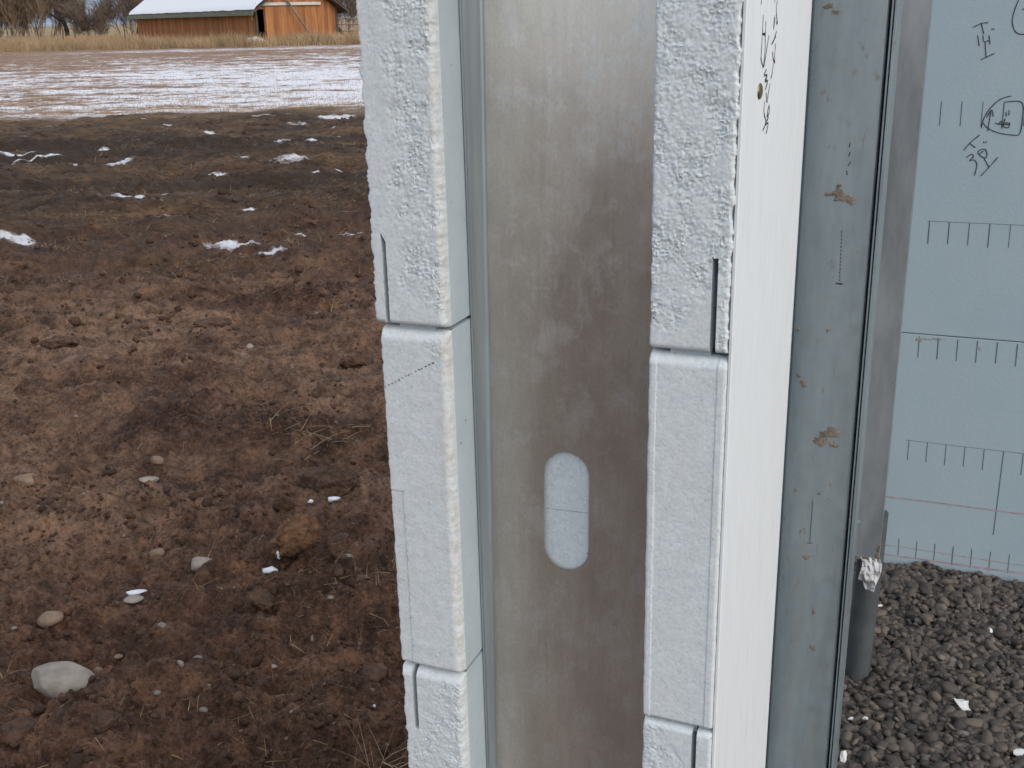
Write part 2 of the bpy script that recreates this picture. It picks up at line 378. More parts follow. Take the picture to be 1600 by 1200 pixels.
def build_ground():
    a = np.concatenate([np.arange(-180, -60, 6), np.arange(-60, -33, 1.5), np.arange(-33, 1, .1), np.arange(1, 60, 1.5), np.arange(60, 180, 6)])
    a = np.radians(a)
    r = np.concatenate([[.02], np.geomspace(.3, 150, 1050), np.geomspace(165, 9000, 40)])
    A, Rr = np.meshgrid(a, r); x = np.sin(A)*Rr; y = np.cos(A)*Rr
    z = ground_z(x, y); sm = snow_mask(x, y)
    z = z+.003*sstep(.35, .9, sm)
    me = mesh_np('ground', np.stack([x, y, z], -1).reshape(-1, 3), grid_faces(len(r), len(a), True)[:, ::-1])
    attr(me, 'snow', sm)
    return tag(link('ground', me, M['ground']), kind='structure')
build_ground()

# ------------------------------------------------------------------ near wall: end of a foam form wall with a steel stud
wall = empty('foam_form_wall', 'sawn end of a pale blue foam form wall with steel stud between two leaves', 'wall', frame=True)
JZ = [-.12, .23, .595, .961, 1.327, 1.693, 2.06]           # course joints
GAP = .0020
LEFT = (-.4985, -.430); RIGHT = (-.2385, -.172)

def foam_block(name, s0, s1, z0, z1, depth, kerf=None, rough=None, steps=None, hi=True, seed=0, ragged=(0, 0), stain=None, edge=.007, pale=.5, es=(.0028, .0028)):
    """a foam block whose sawn end is a relief grid: rough broken beads, kerf slots, rounded edges"""
    st = .00105 if hi else .012
    ss = np.arange(s0, s1+st*.5, st); ss[-1] = s1; zs = np.arange(z0+GAP, z1-GAP+st*.5, st); zs[-1] = z1-GAP
    if hi:
        ex = []
        for k in (kerf or []): ex += [k[0]-.00015, k[0]+.00015, k[1]-.00015, k[1]+.00015]
        for k in (steps or []): ex += [k[0]-.0002, k[0]+.0002]
        if ex:
            ss = ss[[not any(abs(q-x) < .0006 for x in ex) for q in ss]]
            ss = np.unique(np.concatenate([ss, ex])); ss = ss[(ss >= s0) & (ss <= s1)]
    S, Z = np.meshgrid(ss, zs); T = np.zeros_like(S)
    ds = np.minimum(S-s0, s1-S); dz = np.minimum(Z-z0, z1-Z)-GAP
    stn = np.zeros_like(S); pl = np.zeros_like(S)
    if hi:
        T += .00022*fbm(S*60, Z*60, 3, seed)+.00012*fbm(S*400, Z*400, 2, seed+3)
        rm = rough(S, Z) if rough else np.zeros_like(S)
        rm = np.clip(rm, 0, 1)
        bead = worley(S*370+.5*vnoise(S*90, Z*90, 5), Z*370, seed+7)
        bead2 = worley(S*190, Z*190, seed+8)
        rel = .0015*(bead-.35)+.0006*(bead2-.4)+.0010*fbm(S*85, Z*85, 4, seed+9, .7)+.0007+np.random.default_rng(seed).normal(0, .0006, S.shape)
        rm = rm*np.clip(.62+.55*fbm(S*45, Z*30, 3, seed+31), .25, 1)
        T += rm*rel*.85+np.random.default_rng(seed+1).normal(0, .00002, S.shape)
        pl = (1-rm)*pale*np.clip(.6+.7*fbm(S*35, Z*25, 3, seed+2), 0, 1)
        for k in (kerf or []):
            a, b, za, zb, slant = k
            ztop = zb-slant*(np.clip((S-a)/(b-a), 0, 1))
            m = (S > a) & (S < b) & (Z > za) & (Z < ztop); T = np.where(m, .028, T)
        for k in (steps or []):
            T = np.where((S-k[0])*k[1] > 0, T+k[2]*((Z > k[3]) & (Z < k[4])), T)
        if stain: stn = np.clip(stain(S, Z), 0, 1)
    rad = edge
    esv = np.where(S-s0 < s1-S, es[0], es[1]); q = np.clip(1-np.minimum(ds/esv, 1), 0, 1); radz = np.where(z1-Z < Z-z0, rad*1.6, rad*.8); q2 = np.clip(1-np.minimum(dz/radz, 1), 0, 1)
    T = T+esv*.9*(1-np.sqrt(np.clip(1-q*q, 0, 1)))+radz*1.25*(1-np.sqrt(np.clip(1-q2*q2, 0, 1)))
    X = S.copy()
    if hi and ragged[0]: X = np.where(S-s0 < .012, S+(1-(S-s0)/.012)*ragged[0]*(.6*fbm(Z*60, S*0+seed, 4, seed+40, .65)+.2), X)
    if hi and ragged[1]: X = np.where(s1-S < .010, S+(1-(s1-S)/.010)*ragged[1]*(.6*fbm(Z*75, S*0+seed+5, 4, seed+50, .65)-.1), X)
    nr, nc = S.shape
    V = np.stack([X, T, Z], -1).reshape(-1, 3); F = grid_faces(nr, nc)
    loop = np.concatenate([np.arange(nc), np.arange(1, nr)*nc+nc-1, (nr-1)*nc+np.arange(nc-2, -1, -1), np.arange(nr-2, 0, -1)*nc])
    n0 = len(V); L = len(loop)
    rings = []; 
    def ring(t, ins):
        Q = V[loop].copy()
        Q[:, 0] = np.where(Q[:, 0] > (s0+s1)/2, np.where(np.abs(Q[:, 0]-s1) < .004, s1, Q[:, 0]), np.where(np.abs(Q[:, 0]-s0) < .004, s0, Q[:, 0]))
        Q[:, 1] = t; return Q
    V = np.concatenate([V, ring(.014, 0), ring(.017, 0), ring(.020, 0), ring(depth, 0)])
    i = np.arange(L); j = (i+1) % L
    F1 = np.stack([loop[j], loop[i], n0+i, n0+j], -1); F2 = np.concatenate([np.stack([n0+q*L+j, n0+q*L+i, n0+q*L+L+i, n0+q*L+L+j], -1) for q in range(3)])
    me = mesh_np(name, V, [F, F1, F2, (n0+3*L+np.arange(L))[None, ::-1]])
    z_ = np.zeros(4*L)
    attr(me, 'stain', np.concatenate([stn.ravel(), z_])); attr(me, 'pale', np.concatenate([pl.ravel(), z_]))
    me.materials.append(M['foam']); me.materials.append(M['side'])
    mi = np.zeros(len(me.polygons), np.int32); mi[len(F)+L:] = 1; me.polygons.foreach_set('material_index', mi)
    me.set_sharp_from_angle(angle=math.radians(60))
    return link('foam_block', me, None, wall)

def band(x, a, b, w): return sstep(a-w, a+w, x)*(1-sstep(b-w, b+w, x))
J2, J3, J4, J5 = JZ[2], JZ[3], JZ[4], JZ[5]
wob = lambda S, Z, k=40, sd=3: .010*fbm(S*k, Z*k, 3, sd)
# left leaf
foam_block('foam_block', -.502, LEFT[1], J4, J5, .75, seed=1, ragged=(.004, .0022), pale=.35, es=(.002, .006),
           kerf=[(-.4915, -.4865, J4-.01, 1.414, .008)],
           rough=lambda S, Z: np.maximum(.35, sstep(-.480, -.468, S+wob(S, Z)+.0*Z))*sstep(1.338, 1.366, Z+2*wob(S, Z)+.5*(S+.455))*(1-.65*sstep(-.47, -.49, S+wob(S, Z))),
           stain=lambda S, Z: .85*sstep(-.442, -.433, S)+.30+.7*np.exp(-(((S+.443)/.012)**2+((Z-1.362)/.016)**2)))
foam_block('foam_block', *LEFT, J3, J4, .75, seed=2, ragged=(.0016, .0016), pale=.9, es=(.002, .007),
           rough=lambda S, Z: .9*np.exp(-(((S+.442)/.007)**2+((Z-1.306)/.012)**2))+.10,
           steps=[(-.4835, -1, .0008, 0, 1.16)],
           stain=lambda S, Z: .75*sstep(-.444, -.435, S)+.38)
foam_block('foam_block', *LEFT, J2, J3, .75, seed=3, ragged=(.004, .0020), pale=.5, es=(.002, .006),
           kerf=[(-.4872, -.4816, .884, J3+.01, .001)],
           rough=lambda S, Z: sstep(-.470, -.455, S+wob(S, Z)+.35*(.93-Z))*(1-sstep(.944, .956, Z+wob(S, Z)))+.12,
           stain=lambda S, Z: .35+.8*np.exp(-(((S+.444)/.010)**2+((Z-.925)/.016)**2)))
# right leaf
foam_block('foam_block', *RIGHT, J4, J5, .345, seed=4, ragged=(.0012, .0035), pale=.25,
           kerf=[(-.1872, -.1822, J4-.01, 1.410, .001)],
           rough=lambda S, Z: np.maximum(sstep(1.340, 1.352, Z+wob(S, Z))*(1-sstep(-.012, .004, S+.192+.55*(1.372-Z)+wob(S, Z))*sstep(1.41, 1.39, Z)), .9*sstep(-.181, -.179, S)),
           stain=lambda S, Z: .12+.55*np.exp(-(((S+.21)/.02)**2+((Z-1.39)/.006)**2))+1.0*np.exp(-(((S+.1985)/.009)**2+((Z-1.358)/.013)**2)))
foam_block('foam_block', *RIGHT, J3, J4, .345, seed=5, ragged=(.0008, .0004), pale=.75, edge=.006,
           steps=[(-.2318, -1, -.0007, 0, 2), (-.1795, 1, -.0006, 0, 2)],
           rough=lambda S, Z: .06+0*S, stain=lambda S, Z: .12+0*S)
foam_block('foam_block', *RIGHT, J2, J3, .345, seed=6, ragged=(.0014, .0004), pale=.5, edge=.0035,
           kerf=[(-.1905, -.1858, J2-.1, J3+.01, .001)], steps=[(-.1858, 1, -.0008, 0, 2)],
           rough=lambda S, Z: 1-sstep(-.001, .0015, (S+.2245)-(.9599-Z)*.66),
           stain=lambda S, Z: .12+0*S)
for (a, b, dep) in ((*LEFT, 2.16-.86), (*RIGHT, .345)):
    for k in (0, 1, 5):
        foam_block('foam_block', a, b, JZ[k], JZ[k+1], .75 if a == LEFT[0] else .345, hi=False, seed=20+k)
# interlocking tongues behind the joints (solid foam deeper in the gap)
for (a, b, dep) in ((*LEFT, .74), (*RIGHT, .335)):
    for k in range(1, 6):
        MB().box(a+.016, b-.016, .011, dep, JZ[k]-.010, JZ[k]+.010).build('tongue', M['side'], wall)
# white facing on the room side of the right leaf, with a rounded far edge
def face_skin():
    s0, s1 = RIGHT[1]+.0006, RIGHT[1]+.0036; n = 8
    out = [(s0, .0035), (s1-.0008, .003), (s1, .0038), (s1, .330)]
    for i in range(n+1):
        a = math.pi/2*i/n; out.append((s1-.018+.018*math.cos(a), .330+.040*math.sin(a)))
    out += [(s1-.018, .3465), (s0, .3465)]
    for (za, zb) in ((.0, 2.05),):
        o = MB().prism(out, 'z', za, zb).build('facing', M['skin'], wall, smooth=True, angle=30)
        yield o
skins = list(face_skin())
def strokes(pts_list, to3, w, lift):
    """marker strokes as thin ribbons lying on a face"""
    mb = MB()
    for st in pts_list:
        P = [np.array(p, float) for p in st]
        # resample smoothly
        Q = []
        for i in range(len(P)-1):
            p0 = P[max(i-1, 0)]; p1 = P[i]; p2 = P[i+1]; p3 = P[min(i+2, len(P)-1)]
            for k in range(5):
                t = k/5; Q.append(.5*((2*p1)+(-p0+p2)*t+(2*p0-5*p1+4*p2-p3)*t*t+(-p0+3*p1-3*p2+p3)*t**3))
        Q.append(P[-1]); Q = np.array(Q); d = np.gradient(Q, axis=0); d /= np.maximum(np.linalg.norm(d, axis=1, keepdims=True), 1e-9)
        nrm = np.stack([-d[:, 1], d[:, 0]], -1); ww = w*(.75+.35*np.random.default_rng(len(Q)).random(len(Q)))[:, None]
        v = []; f = []
        for i in range(len(Q)):
            v += [to3(Q[i]+nrm[i]*ww[i]*.5, lift), to3(Q[i]-nrm[i]*ww[i]*.5, lift)]
            if i: f.append((2*i-2, 2*i-1, 2*i+1, 2*i))
        mb.add(v, f)
    return mb
WW = [[(0.0693,1.5947),(0.0685,1.5827),(0.0679,1.5619)],[(0.0810,1.5897),(0.0820,1.5788),(0.0840,1.5659),(0.0803,1.5545)],[(0.0698,1.5798),(0.0816,1.5801)],[(0.0696,1.5804),(0.0819,1.5789)],[(0.0986,1.5783),(0.0893,1.5638),(0.0804,1.5540),(0.0664,1.5620)],[(0.1311,1.6059),(0.1283,1.5965),(0.1371,1.5869),(0.1314,1.5885)],[(0.1180,1.6059),(0.1175,1.6040)],[(0.1206,1.5938),(0.1194,1.5830),(0.1239,1.5923)],[(0.1344,1.5808),(0.1238,1.5739),(0.1135,1.5708)],[(0.1316,1.5765),(0.1161,1.5715)],[(0.1340,1.5707),(0.1309,1.5602),(0.1337,1.5548),(0.1245,1.5586),(0.1199,1.5645)],[(0.1268,1.5546),(0.1234,1.5470),(0.1179,1.5427)],[(0.0944,1.5514),(0.0860,1.5472),(0.0996,1.5464),(0.0905,1.5422),(0.1032,1.5415),(0.0942,1.5349)],[(0.0958,1.5466),(0.0985,1.5408)],[(0.1158,1.5383),(0.1091,1.5305),(0.1055,1.5238),(0.0987,1.5322)],[(0.0940,1.5258),(0.0934,1.5163),(0.1046,1.5075),(0.0919,1.5019)],[(0.1168,1.5212),(0.1085,1.5130),(0.1154,1.5105),(0.1017,1.5058),(0.1163,1.5054),(0.1085,1.4973)],[(0.1154,1.5203),(0.1192,1.5151),(0.1121,1.5122)],[(0.0577,1.6058),(0.0571,1.6025)]]
_sx = RIGHT[1]+.0036
o = strokes(WW, lambda p, l: (_sx+l, p[0], p[1]), .0017, .0004).build('handwriting', M['ink'], skins[0])
o['label'] = 'black marker scribble running down the white facing'
# screw head sunk in a dimple
mb = MB(); v = []; f = []; N = 20
for j, (rr, hh) in enumerate(((.0085, .0002), (.0078, .0012), (.005, .0020), (.0022, .0012), (.0, .0008))):
    for k in range(N): v.append((_sx+hh, .0688+rr*math.cos(2*math.pi*k/N), 1.5354+rr*.78*math.sin(2*math.pi*k/N)))
for j in range(4):
    for k in range(N): f.append((j*N+k, j*N+(k+1) % N, (j+1)*N+(k+1) % N, (j+1)*N+k))
mb.add(v, f); mb.build('screw', M['screw'], skins[0], smooth=True)
# pencil dash line across the middle left block
ds = []
for k in range(15):
    q = k/15+.008*random.uniform(-1, 1); l = random.uniform(.012, .04)*(1.3 if k > 8 else .7)
    ds.append([(-.4955+.054*q, 1.2675+.030*q+random.uniform(-.0008, .0008)), (-.4955+.054*(q+l), 1.2675+.030*(q+l*.8))])
strokes(ds, lambda p, l: (p[0], -l, p[1]), .0011, .0005).build('pencil_line', M['ink'], wall)

# ---- steel stud across the cavity
WT = .068; TILT = .033       # the stud leans back a little
def stadium(cx, cz, hw, hh, n=14):
    p = []
    for i in range(n+1): a = math.pi*i/n; p.append((cx+hw*math.cos(a), cz+(hh-hw)+hw*math.sin(a)))
    for i in range(n+1): a = math.pi+math.pi*i/n; p.append((cx+hw*math.cos(a), cz-(hh-hw)+hw*math.sin(a)))
    return p
def build_web(s0, s1, z0, z1, holes, t0, th, name, mat, parent):
    bm = bmesh.new(); ed = []
    def loop(pts):
        vs = [bm.verts.new((p[0], t0, p[1])) for p in pts]
        for i in range(len(vs)): ed.append(bm.edges.new((vs[i], vs[(i+1) % len(vs)])))
    loop([(s0, z0), (s1, z0), (s1, z1), (s0, z1)])
    for h in holes: loop(h)
    bmesh.ops.triangle_fill(bm, edges=ed, use_beauty=True)
    bmesh.ops.recalc_face_normals(bm, faces=bm.faces)
    r = bmesh.ops.extrude_face_region(bm, geom=bm.faces[:])
    bmesh.ops.translate(bm, verts=[g for g in r['geom'] if isinstance(g, bmesh.types.BMVert)], vec=(0, th, 0))
    bmesh.ops.recalc_face_normals(bm, faces=bm.faces)
    me = bpy.data.meshes.new(name); bm.to_mesh(me); bm.free(); return link(name, me, mat, parent)
# flange plate and its bend into the web: one rolled section swept up
fl = []; ins = []
s_fl = LEFT[1]+.0022; R_ = .004
path = [(s_fl, .0535), (s_fl+.0002, .0545), (s_fl, .0558)]
for i in range(1, 9):
    a = math.pi/2*i/8; path.append((s_fl+R_*(1-math.cos(a)), WT-R_+R_*math.sin(a)))
inner = [(p[0]+.0, p[1]) for p in path]
back = [(p[0]-.0011, p[1]+(.0011 if i > 2 else 0)) for i, p in enumerate(path)]
stud = MB().prism(inner+back[::-1], 'z', .5, 2.05).build('steel_stud', M['flange'], wall, smooth=True, angle=50)
MB().box(s_fl-.0004, s_fl+.0010, .0548, .0556, .5, 2.04).build('flange_rib', M['post'], stud, bevel=.0003)
s_w0 = s_fl+R_+.0002
wb = build_web(s_w0, RIGHT[0]-.001, .5, 2.05, [stadium(-.3427, 1.1257, .0237, .0634), stadium(-.3427, 1.1257+.61, .0237, .0634)], WT, .0012, 'web', M['web'], stud)
MB().box(RIGHT[0]-.0022, RIGHT[0]-.0008, .040, WT-.012, .5, 2.05).build('flange', M['web'], stud)
for o_ in (stud, wb):
    for v_ in o_.data.vertices:
        if v_.co.y > .0605: v_.co.y += (v_.co.z-.8)*TILT
MB().box(LEFT[1]+.001, RIGHT[0]-.001, .030, .12, .44, .4995).build('base_track', M['flange'], wall, bevel=.002)
# foam filler right behind the web, seen through its slot; two pieces meeting in a hairline seam
for (za, zb) in ((.51, 1.1076), (1.1082, 2.04)):
    sk = .0021*1.0
    mb = MB(); x0, x1 = LEFT[1]+.001, RIGHT[0]-.0005
    if zb < 1.2: top0, top1 = 1.1208, 1.1281; v = [(x0, WT+.0045, za), (x1, WT+.0045, za), (x1, WT+.0045, top1), (x0, WT+.0045, top0)]
    else: top0, top1 = 1.1214, 1.1287; v = [(x0, WT+.0045, top0), (x1, WT+.0045, top1), (x1, WT+.0045, zb), (x0, WT+.0045, zb)]
    v = [(p[0], p[1]+(p[2]-.8)*TILT, p[2]) for p in v]
    v += [(p[0], .17, p[2]) for p in v]
    mb.add(v, [(0, 1, 2, 3), (4, 7, 6, 5), (0, 4, 5, 1), (1, 5, 6, 2), (2, 6, 7, 3), (3, 7, 4, 0)])
    mb.build('filler_block', M['foam'], wall)

# ------------------------------------------------------------------ steel post against the end of the facing
post = empty('steel_post', 'dirty grey steel channel post standing beside the white foam facing', 'post', frame=True)
PT = .388
path = [(-.176, PT+.06), (-.176, PT+.004)]
for i in range(5): a = math.pi/2*i/4; path.append((-.176+.004*(1-math.cos(a)), PT+.004-.004*math.sin(a)))
for i in range(5): a = math.pi/2*i/4; path.append((-.1015+.004*math.sin(a), PT+.004*(1-math.cos(a))))
path += [(-.0975, PT+.06)]
back = [(p[0]+(.0014 if k < 5 else -.0014 if k > 8 else 0), p[1]+(.0014 if 1 < k < 11 else 0)) for k, p in enumerate(path)]
MB().prism(path+back[::-1], 'z', .30, 2.2).build('channel', M['post'], post, smooth=True, angle=30)
MB().box(-.0950, -.0930, PT-.002, PT+.055, .30, 2.2).build('flange', M['post'], post, bevel=.0006)
MB().box(-.0918, -.0882, PT-.004, PT+.050, .30, 2.2).build('flange', M['post'], post, bevel=.0012)
def splat(parent, s, z, w, h, seed, t=PT, mat='mud', thick=.0012):
    n = 26; rg = np.random.default_rng(seed); ph = rg.random(6)*6.28
    v = [(s, t-thick, z)]; f = []
    for ring, q in ((.45, .9), (.75, .7), (1.0, 0)):
        for k in range(n):
            a = 2*math.pi*k/n; rr = 1+.22*math.sin(2*a+ph[0])+.17*math.sin(3*a+ph[1])+.13*math.sin(5*a+ph[2])+.10*math.sin(8*a+ph[3])+.10*rg.normal()
            v.append((s+ring*rr*w/2*math.cos(a), t-thick*q*(.6+.6*rg.random()) if q else t+.0002, z+ring*rr*h/2*math.sin(a)))
    for k in range(n):
        f.append((0, 1+k, 1+(k+1) % n))
        for j in range(2): f.append((1+j*n+k, 1+(j+1)*n+k, 1+(j+1)*n+(k+1) % n, 1+j*n+(k+1) % n))
    MB().add(v, f).build('mud_splat', M[mat], parent, smooth=True)
for i, (s, z, w, h) in enumerate([(-.1325, 1.402, .020, .012), (-.122, 1.398, .014, .009), (-.145, 1.4035, .010, .005), (-.135, 1.413, .005, .006), (-.124, 1.124, .026, .012), (-.135, 1.112, .020, .011), (-.120, 1.110, .012, .008), (-.159, 1.182, .009, .009), (-.164, 1.191, .005, .006), (-.1683, 1.247, .005, .004), (-.135, 1.249, .005, .004), (-.158, 1.6, .010, .007), (-.150, 1.594, .007, .006), (-.142, .958, .010, .006), (-.128, .885, .004, .010), (-.126, .833, .010, .007), (-.16, 1.045, .004, .004), (-.132, 1.045, .004, .003)]):
    splat(post, s, z, w, h, i)
ds = [[(-.1285+.002*k/14+random.uniform(-.0004, .0004), 1.364-.0042*k), (-.1284+.002*k/14, 1.3615-.0042*k)] for k in range(14)]
ds += [[(-.131, 1.3045), (-.1225, 1.3042)], [(-.130, 1.3035), (-.124, 1.3032)]]
ds += [[(-.139+random.uniform(-.0004, .0004), 1.035-.0035*k), (-.139, 1.0325-.0035*k)] for k in range(16)]+[[(-.142, .9775), (-.1365, .978)]]
ds += [[(-.128+.006*random.random(), 1.46-.010*k), (-.127, 1.455-.010*k)] for k in range(4)]
strokes(ds, lambda p, l: (p[0], PT-l, p[1]), .0011, .0003).build('marker_line', M['ink'], post)['kind'] = 'stuff'

# ------------------------------------------------------------------ short steel stud hanging in front of the far wall, with its pipe
hang = empty('hanging_steel_stud', 'narrow grey steel stud ending short of the gravel behind the post', 'stud', frame=True)
HT = .86
build_web(-.175, -.079, .727, 2.2, [[(-.1166+.0033*math.cos(-2*math.pi*k/14), .7946+.0033*math.sin(-2*math.pi*k/14)) for k in range(14)], [(-.110+.008*math.cos(-2*math.pi*k/16), 1.80+.008*math.sin(-2*math.pi*k/16)) for k in range(16)]], HT, .0014, 'web', M['stud2'], hang)
MB().box(-.0804, -.079, HT+.0016, HT+.040, .727, 2.2).build('flange', M['post'], hang)
MB().box(-.175, -.1736, HT+.0016, HT+.040, .727, 2.2).build('flange', M['post'], hang)
for i, (s, z, w, h) in enumerate([(-.082, .737, .010, .010), (-.081, .750, .007, .012), (-.100, .7305, .02, .005), (-.115, .7302, .01, .004)]):
    splat(hang, s, z, w, h, 40+i, HT)
pp = []
for k in range(12):
    q = k/11; pp.append(to_world(-.0935-.002*q-.006*q*q, HT+.035-.010*q, .80-.34*q))
tag(MB().tube(pp, .0215, 24).build('drain_pipe', M['pipe'], smooth=True), 'dark grey plastic pipe rising out of the gravel behind the post', 'pipe')
# crumpled foil tape under the stud
us = np.linspace(0, 1, 26); vs = np.linspace(0, 1, 34); Uu, Vv = np.meshgrid(us, vs)
fs = -.1085+.031*Uu+.004*np.sin(Vv*5)+np.where(Vv > .45, .010*(Vv-.45)*(1-Uu), 0)
fz = .733-.058*Vv*(.72+.28*sstep(.15, .5, Uu))+.003*fbm(Uu*5, Vv*2, 3, 3)
ft = HT+.0035-.012*np.sin(Vv*2.5)+.005*fbm(Uu*2.2, Vv*3, 2, 8, .4, True)
me = mesh_np('foil', np.stack([fs, ft, fz], -1).reshape(-1, 3), grid_faces(34, 26)); me.set_sharp_from_angle(angle=.6)
o = link('foil_tape', me, M['foil'], None); o.matrix_world = BFRAME
sol = o.modifiers.new('thick', 'SOLIDIFY'); sol.thickness = .0006
tag(o, 'crumpled silver foil tape dangling under the short steel stud', 'tape')

# ------------------------------------------------------------------ far foam wall with printed ruler ticks
far = empty('foam_wall', 'pale blue foam wall with printed ruler ticks and handwritten measurements', 'wall', frame=True)
FT = 1.30; FJ = [.30, .9995, 1.652, 2.30]
SP = [-.62, 1.83, 4.2]
panels = {}
for i in range(3):
    for k in range(2):
        p = MB().box(SP[k]+.0006, SP[k+1]-.0006, FT, FT+.065, FJ[i]+.0009, FJ[i+1]-.0009).build('foam_panel', M['far'], far, bevel=.0009)
        panels[i, k] = p
MB().box(-.60, 4.1, FT+.012, FT+.05, .35, 2.25).build('core', M['concrete'], far)
for i, rows in ((0, [.9955, .7800, .5645]), (1, [1.648, 1.4335, 1.2175])):
    mb = MB()
    for z in rows:
        for k in range(-14, 50):
            s = -.0640+.0345*k-(.0024 if z in (1.2175, 1.4335) else 0)
            lg = .043+random.uniform(-.002, .002)
            if z == .7800 and k in (5, 17, 29): lg = .178
            w = .00085*random.uniform(.7, 1.15)
            mb.add([(s-w, FT-.0004, z), (s+w, FT-.0004, z), (s+w+.0008, FT-.0004, z-lg), (s-w+.0008, FT-.0004, z-lg)], [(0, 1, 2, 3)])
        if z < 1.5:
            mb.add([(-.07, FT-.0003, z-.0004), (1.6, FT-.0003, z-.0004), (1.6, FT-.0003, z+.0004), (-.07, FT-.0003, z+.0004)], [(0, 1, 2, 3)]) if z in (1.2175, .7800) else None
    mb.build('ruler_ticks', M['printed'], panels[i, 0])
mb = MB()
for (za, zb, w) in ((.6528, .6579, .0014), (.5230, .5322, .0016), (.5450, .5460, .0007)):
    n = 24
    v = []; f = []
    for k in range(n+1):
        s = -.1+1.9*k/n; z = za+(zb-za)*(s+.096)/.254*.55+.0008*math.sin(k*1.7); v += [(s, FT-.0005, z-w), (s, FT-.0005, z+w)]
        if k: f.append((2*k-2, 2*k, 2*k+1, 2*k-1))
    mb.add(v, f)
mb.build('chalk_line', M['red'], panels[0, 0])
HW = [[(-0.0267,1.5591),(-0.0143,1.5652),(-0.0031,1.5664)],[(-0.0142,1.5649),(-0.0083,1.5475)],[(-0.0181,1.5458),(-0.0138,1.5280)],[(-0.0095,1.5457),(-0.0066,1.5350),(0.0024,1.5374)],[(0.0001,1.5456),(0.0035,1.5307)],[(-0.0048,1.5339),(-0.0008,1.5093)],[(-0.0089,1.5047),(0.0123,1.5153)],[(0.0034,1.5568),(0.0043,1.5543)],[(0.0064,1.5571),(0.0070,1.5546)],[(-0.0208,1.3478),(-0.0121,1.3605),(0.0029,1.3758)],[(-0.0121,1.3605),(-0.0018,1.3532)],[(-0.0149,1.3354),(-0.0066,1.3417),(-0.0033,1.3369),(-0.0090,1.3299),(-0.0009,1.3312),(0.0040,1.3219),(0.0019,1.3039)],[(0.0084,1.3504),(0.0033,1.3450),(0.0097,1.3380),(0.0178,1.3355),(0.0184,1.3431),(0.0148,1.3505),(0.0084,1.3504)],[(0.0097,1.3380),(0.0065,1.3420),(0.0123,1.3475)],[(0.0134,1.3365),(0.0244,1.3194)],[(0.0124,1.3031),(0.0242,1.3187),(0.0373,1.3372)],[(0.0108,1.3643),(0.0118,1.3614)],[(0.0146,1.3652),(0.0153,1.3622)],[(0.0045,1.3878),(0.0064,1.4026),(0.0149,1.4212),(0.0304,1.4378),(0.0470,1.4433)],[(0.0378,1.4331),(0.0653,1.4325),(0.0693,1.4034),(0.0680,1.3795),(0.0580,1.3764),(0.0333,1.3800),(0.0150,1.3879),(0.0063,1.3971)],[(0.0156,1.3824),(0.0170,1.4175)],[(0.0113,1.4064),(0.0179,1.4194),(0.0219,1.4076)],[(0.0262,1.3973),(0.0316,1.3952),(0.0363,1.4001),(0.0384,1.3875)],[(0.0417,1.4049),(0.0403,1.3920),(0.0479,1.3892),(0.0498,1.3966),(0.0411,1.3972)],[(0.0299,1.3948),(0.0497,1.3947)],[(0.0415,1.4159),(0.0433,1.4086)],[(0.0462,1.4196),(0.0472,1.4105)],[(0.0407,1.6023),(0.0360,1.5851),(0.0346,1.5678),(0.0396,1.5538),(0.0470,1.5473),(0.0562,1.5465)],[(0.0476,1.5863),(0.0513,1.5883)]]
o = strokes(HW, lambda p, l: (p[0], FT-l, p[1]), .0017, .0008).build('handwriting', M['ink'], panels[1, 0])
o['label'] = 'handwritten measurements 14 and 38 inches in black marker'
for i, (s, z, w, h) in enumerate([(-.064, .988, .012, .010), (-.050, .991, .020, .006), (-.030, .993, .026, .005), (.045, .980, .006, .007)]):
    splat(panels[0, 0], s, z, w, h, 70+i, FT, 'smudge', .0006)
# concrete footing strip that carries near wall and post at the gravel's edge
f_ = MB().box(-.56, -.17, -.02, .76, -.25, .06).build('footing', M['concrete'], None, bevel=.006); f_.matrix_world = BFRAME; tag(f_, kind='structure')

# ------------------------------------------------------------------ gravel fill inside the walls
GZ = .5
def grav_z(s, t): 
    z = GZ+.012*fbm(s*3, t*3, 3, 77)+.006*fbm(s*11, t*11, 2, 78)
    z = z-.02*np.exp(-(((s+.10)/.09)**2+((t-.78)/.10)**2))
    return z+.012*np.exp(-((s+.02)/.07)**2)*sstep(1.1, 1.3, t)
ss = np.concatenate([np.arange(-.168, .6, .012), np.arange(.62, 4.1, .06)]); ts = np.concatenate([np.arange(-.9, .3, .06), np.arange(.3, 1.30, .012), [1.2995]])
S, T = np.meshgrid(ss, ts); Z = grav_z(S, T)-.008
ramp = 1-sstep(-.85, -.25, T); Z = Z*(1-ramp)+(-.12)*ramp
Z = np.where(S < -.166, -.1, Z)
me = mesh_np('gravel_base', np.stack([S, T, Z], -1).reshape(-1, 3), grid_faces(len(ts), len(ss)))
n = NT('gravel_base'); v = n.coord()
cc = n.mix(n.ramp(n.voro(v, 70, out='Color'), [(.2, 0), (.8, 1)]), (.055, .045, .038), (.15, .125, .105))
M['gravel_base'] = n.done(cc, .9, 0, n.bump(n.voro(v, 70), 1, .02))
o = link('gravel_bed', me, M['gravel_base']); o.matrix_world = BFRAME; tag(o, kind='structure')
n = NT('pea_gravel'); v = n.coord()
tint = n.attr('tint')
cc = n.ramp(tint, [(0, (.046, .040, .036)), (.35, (.085, .070, .060)), (.6, (.115, .094, .080)), (.85, (.140, .114, .094)), (.96, (.17, .135, .10)), (1, (.21, .19, .17))])
cc = n.mix(n.ramp(n.noise(v, 160, 4, .6), [(.4, 0), (.7, .35)]), cc, n.mix(1, cc, (.55, .55, .55), 'MULTIPLY'))
M['gravel'] = n.done(cc, .72, 0, n.bump(n.noise(v, 400, 4), .3, .001), .4)
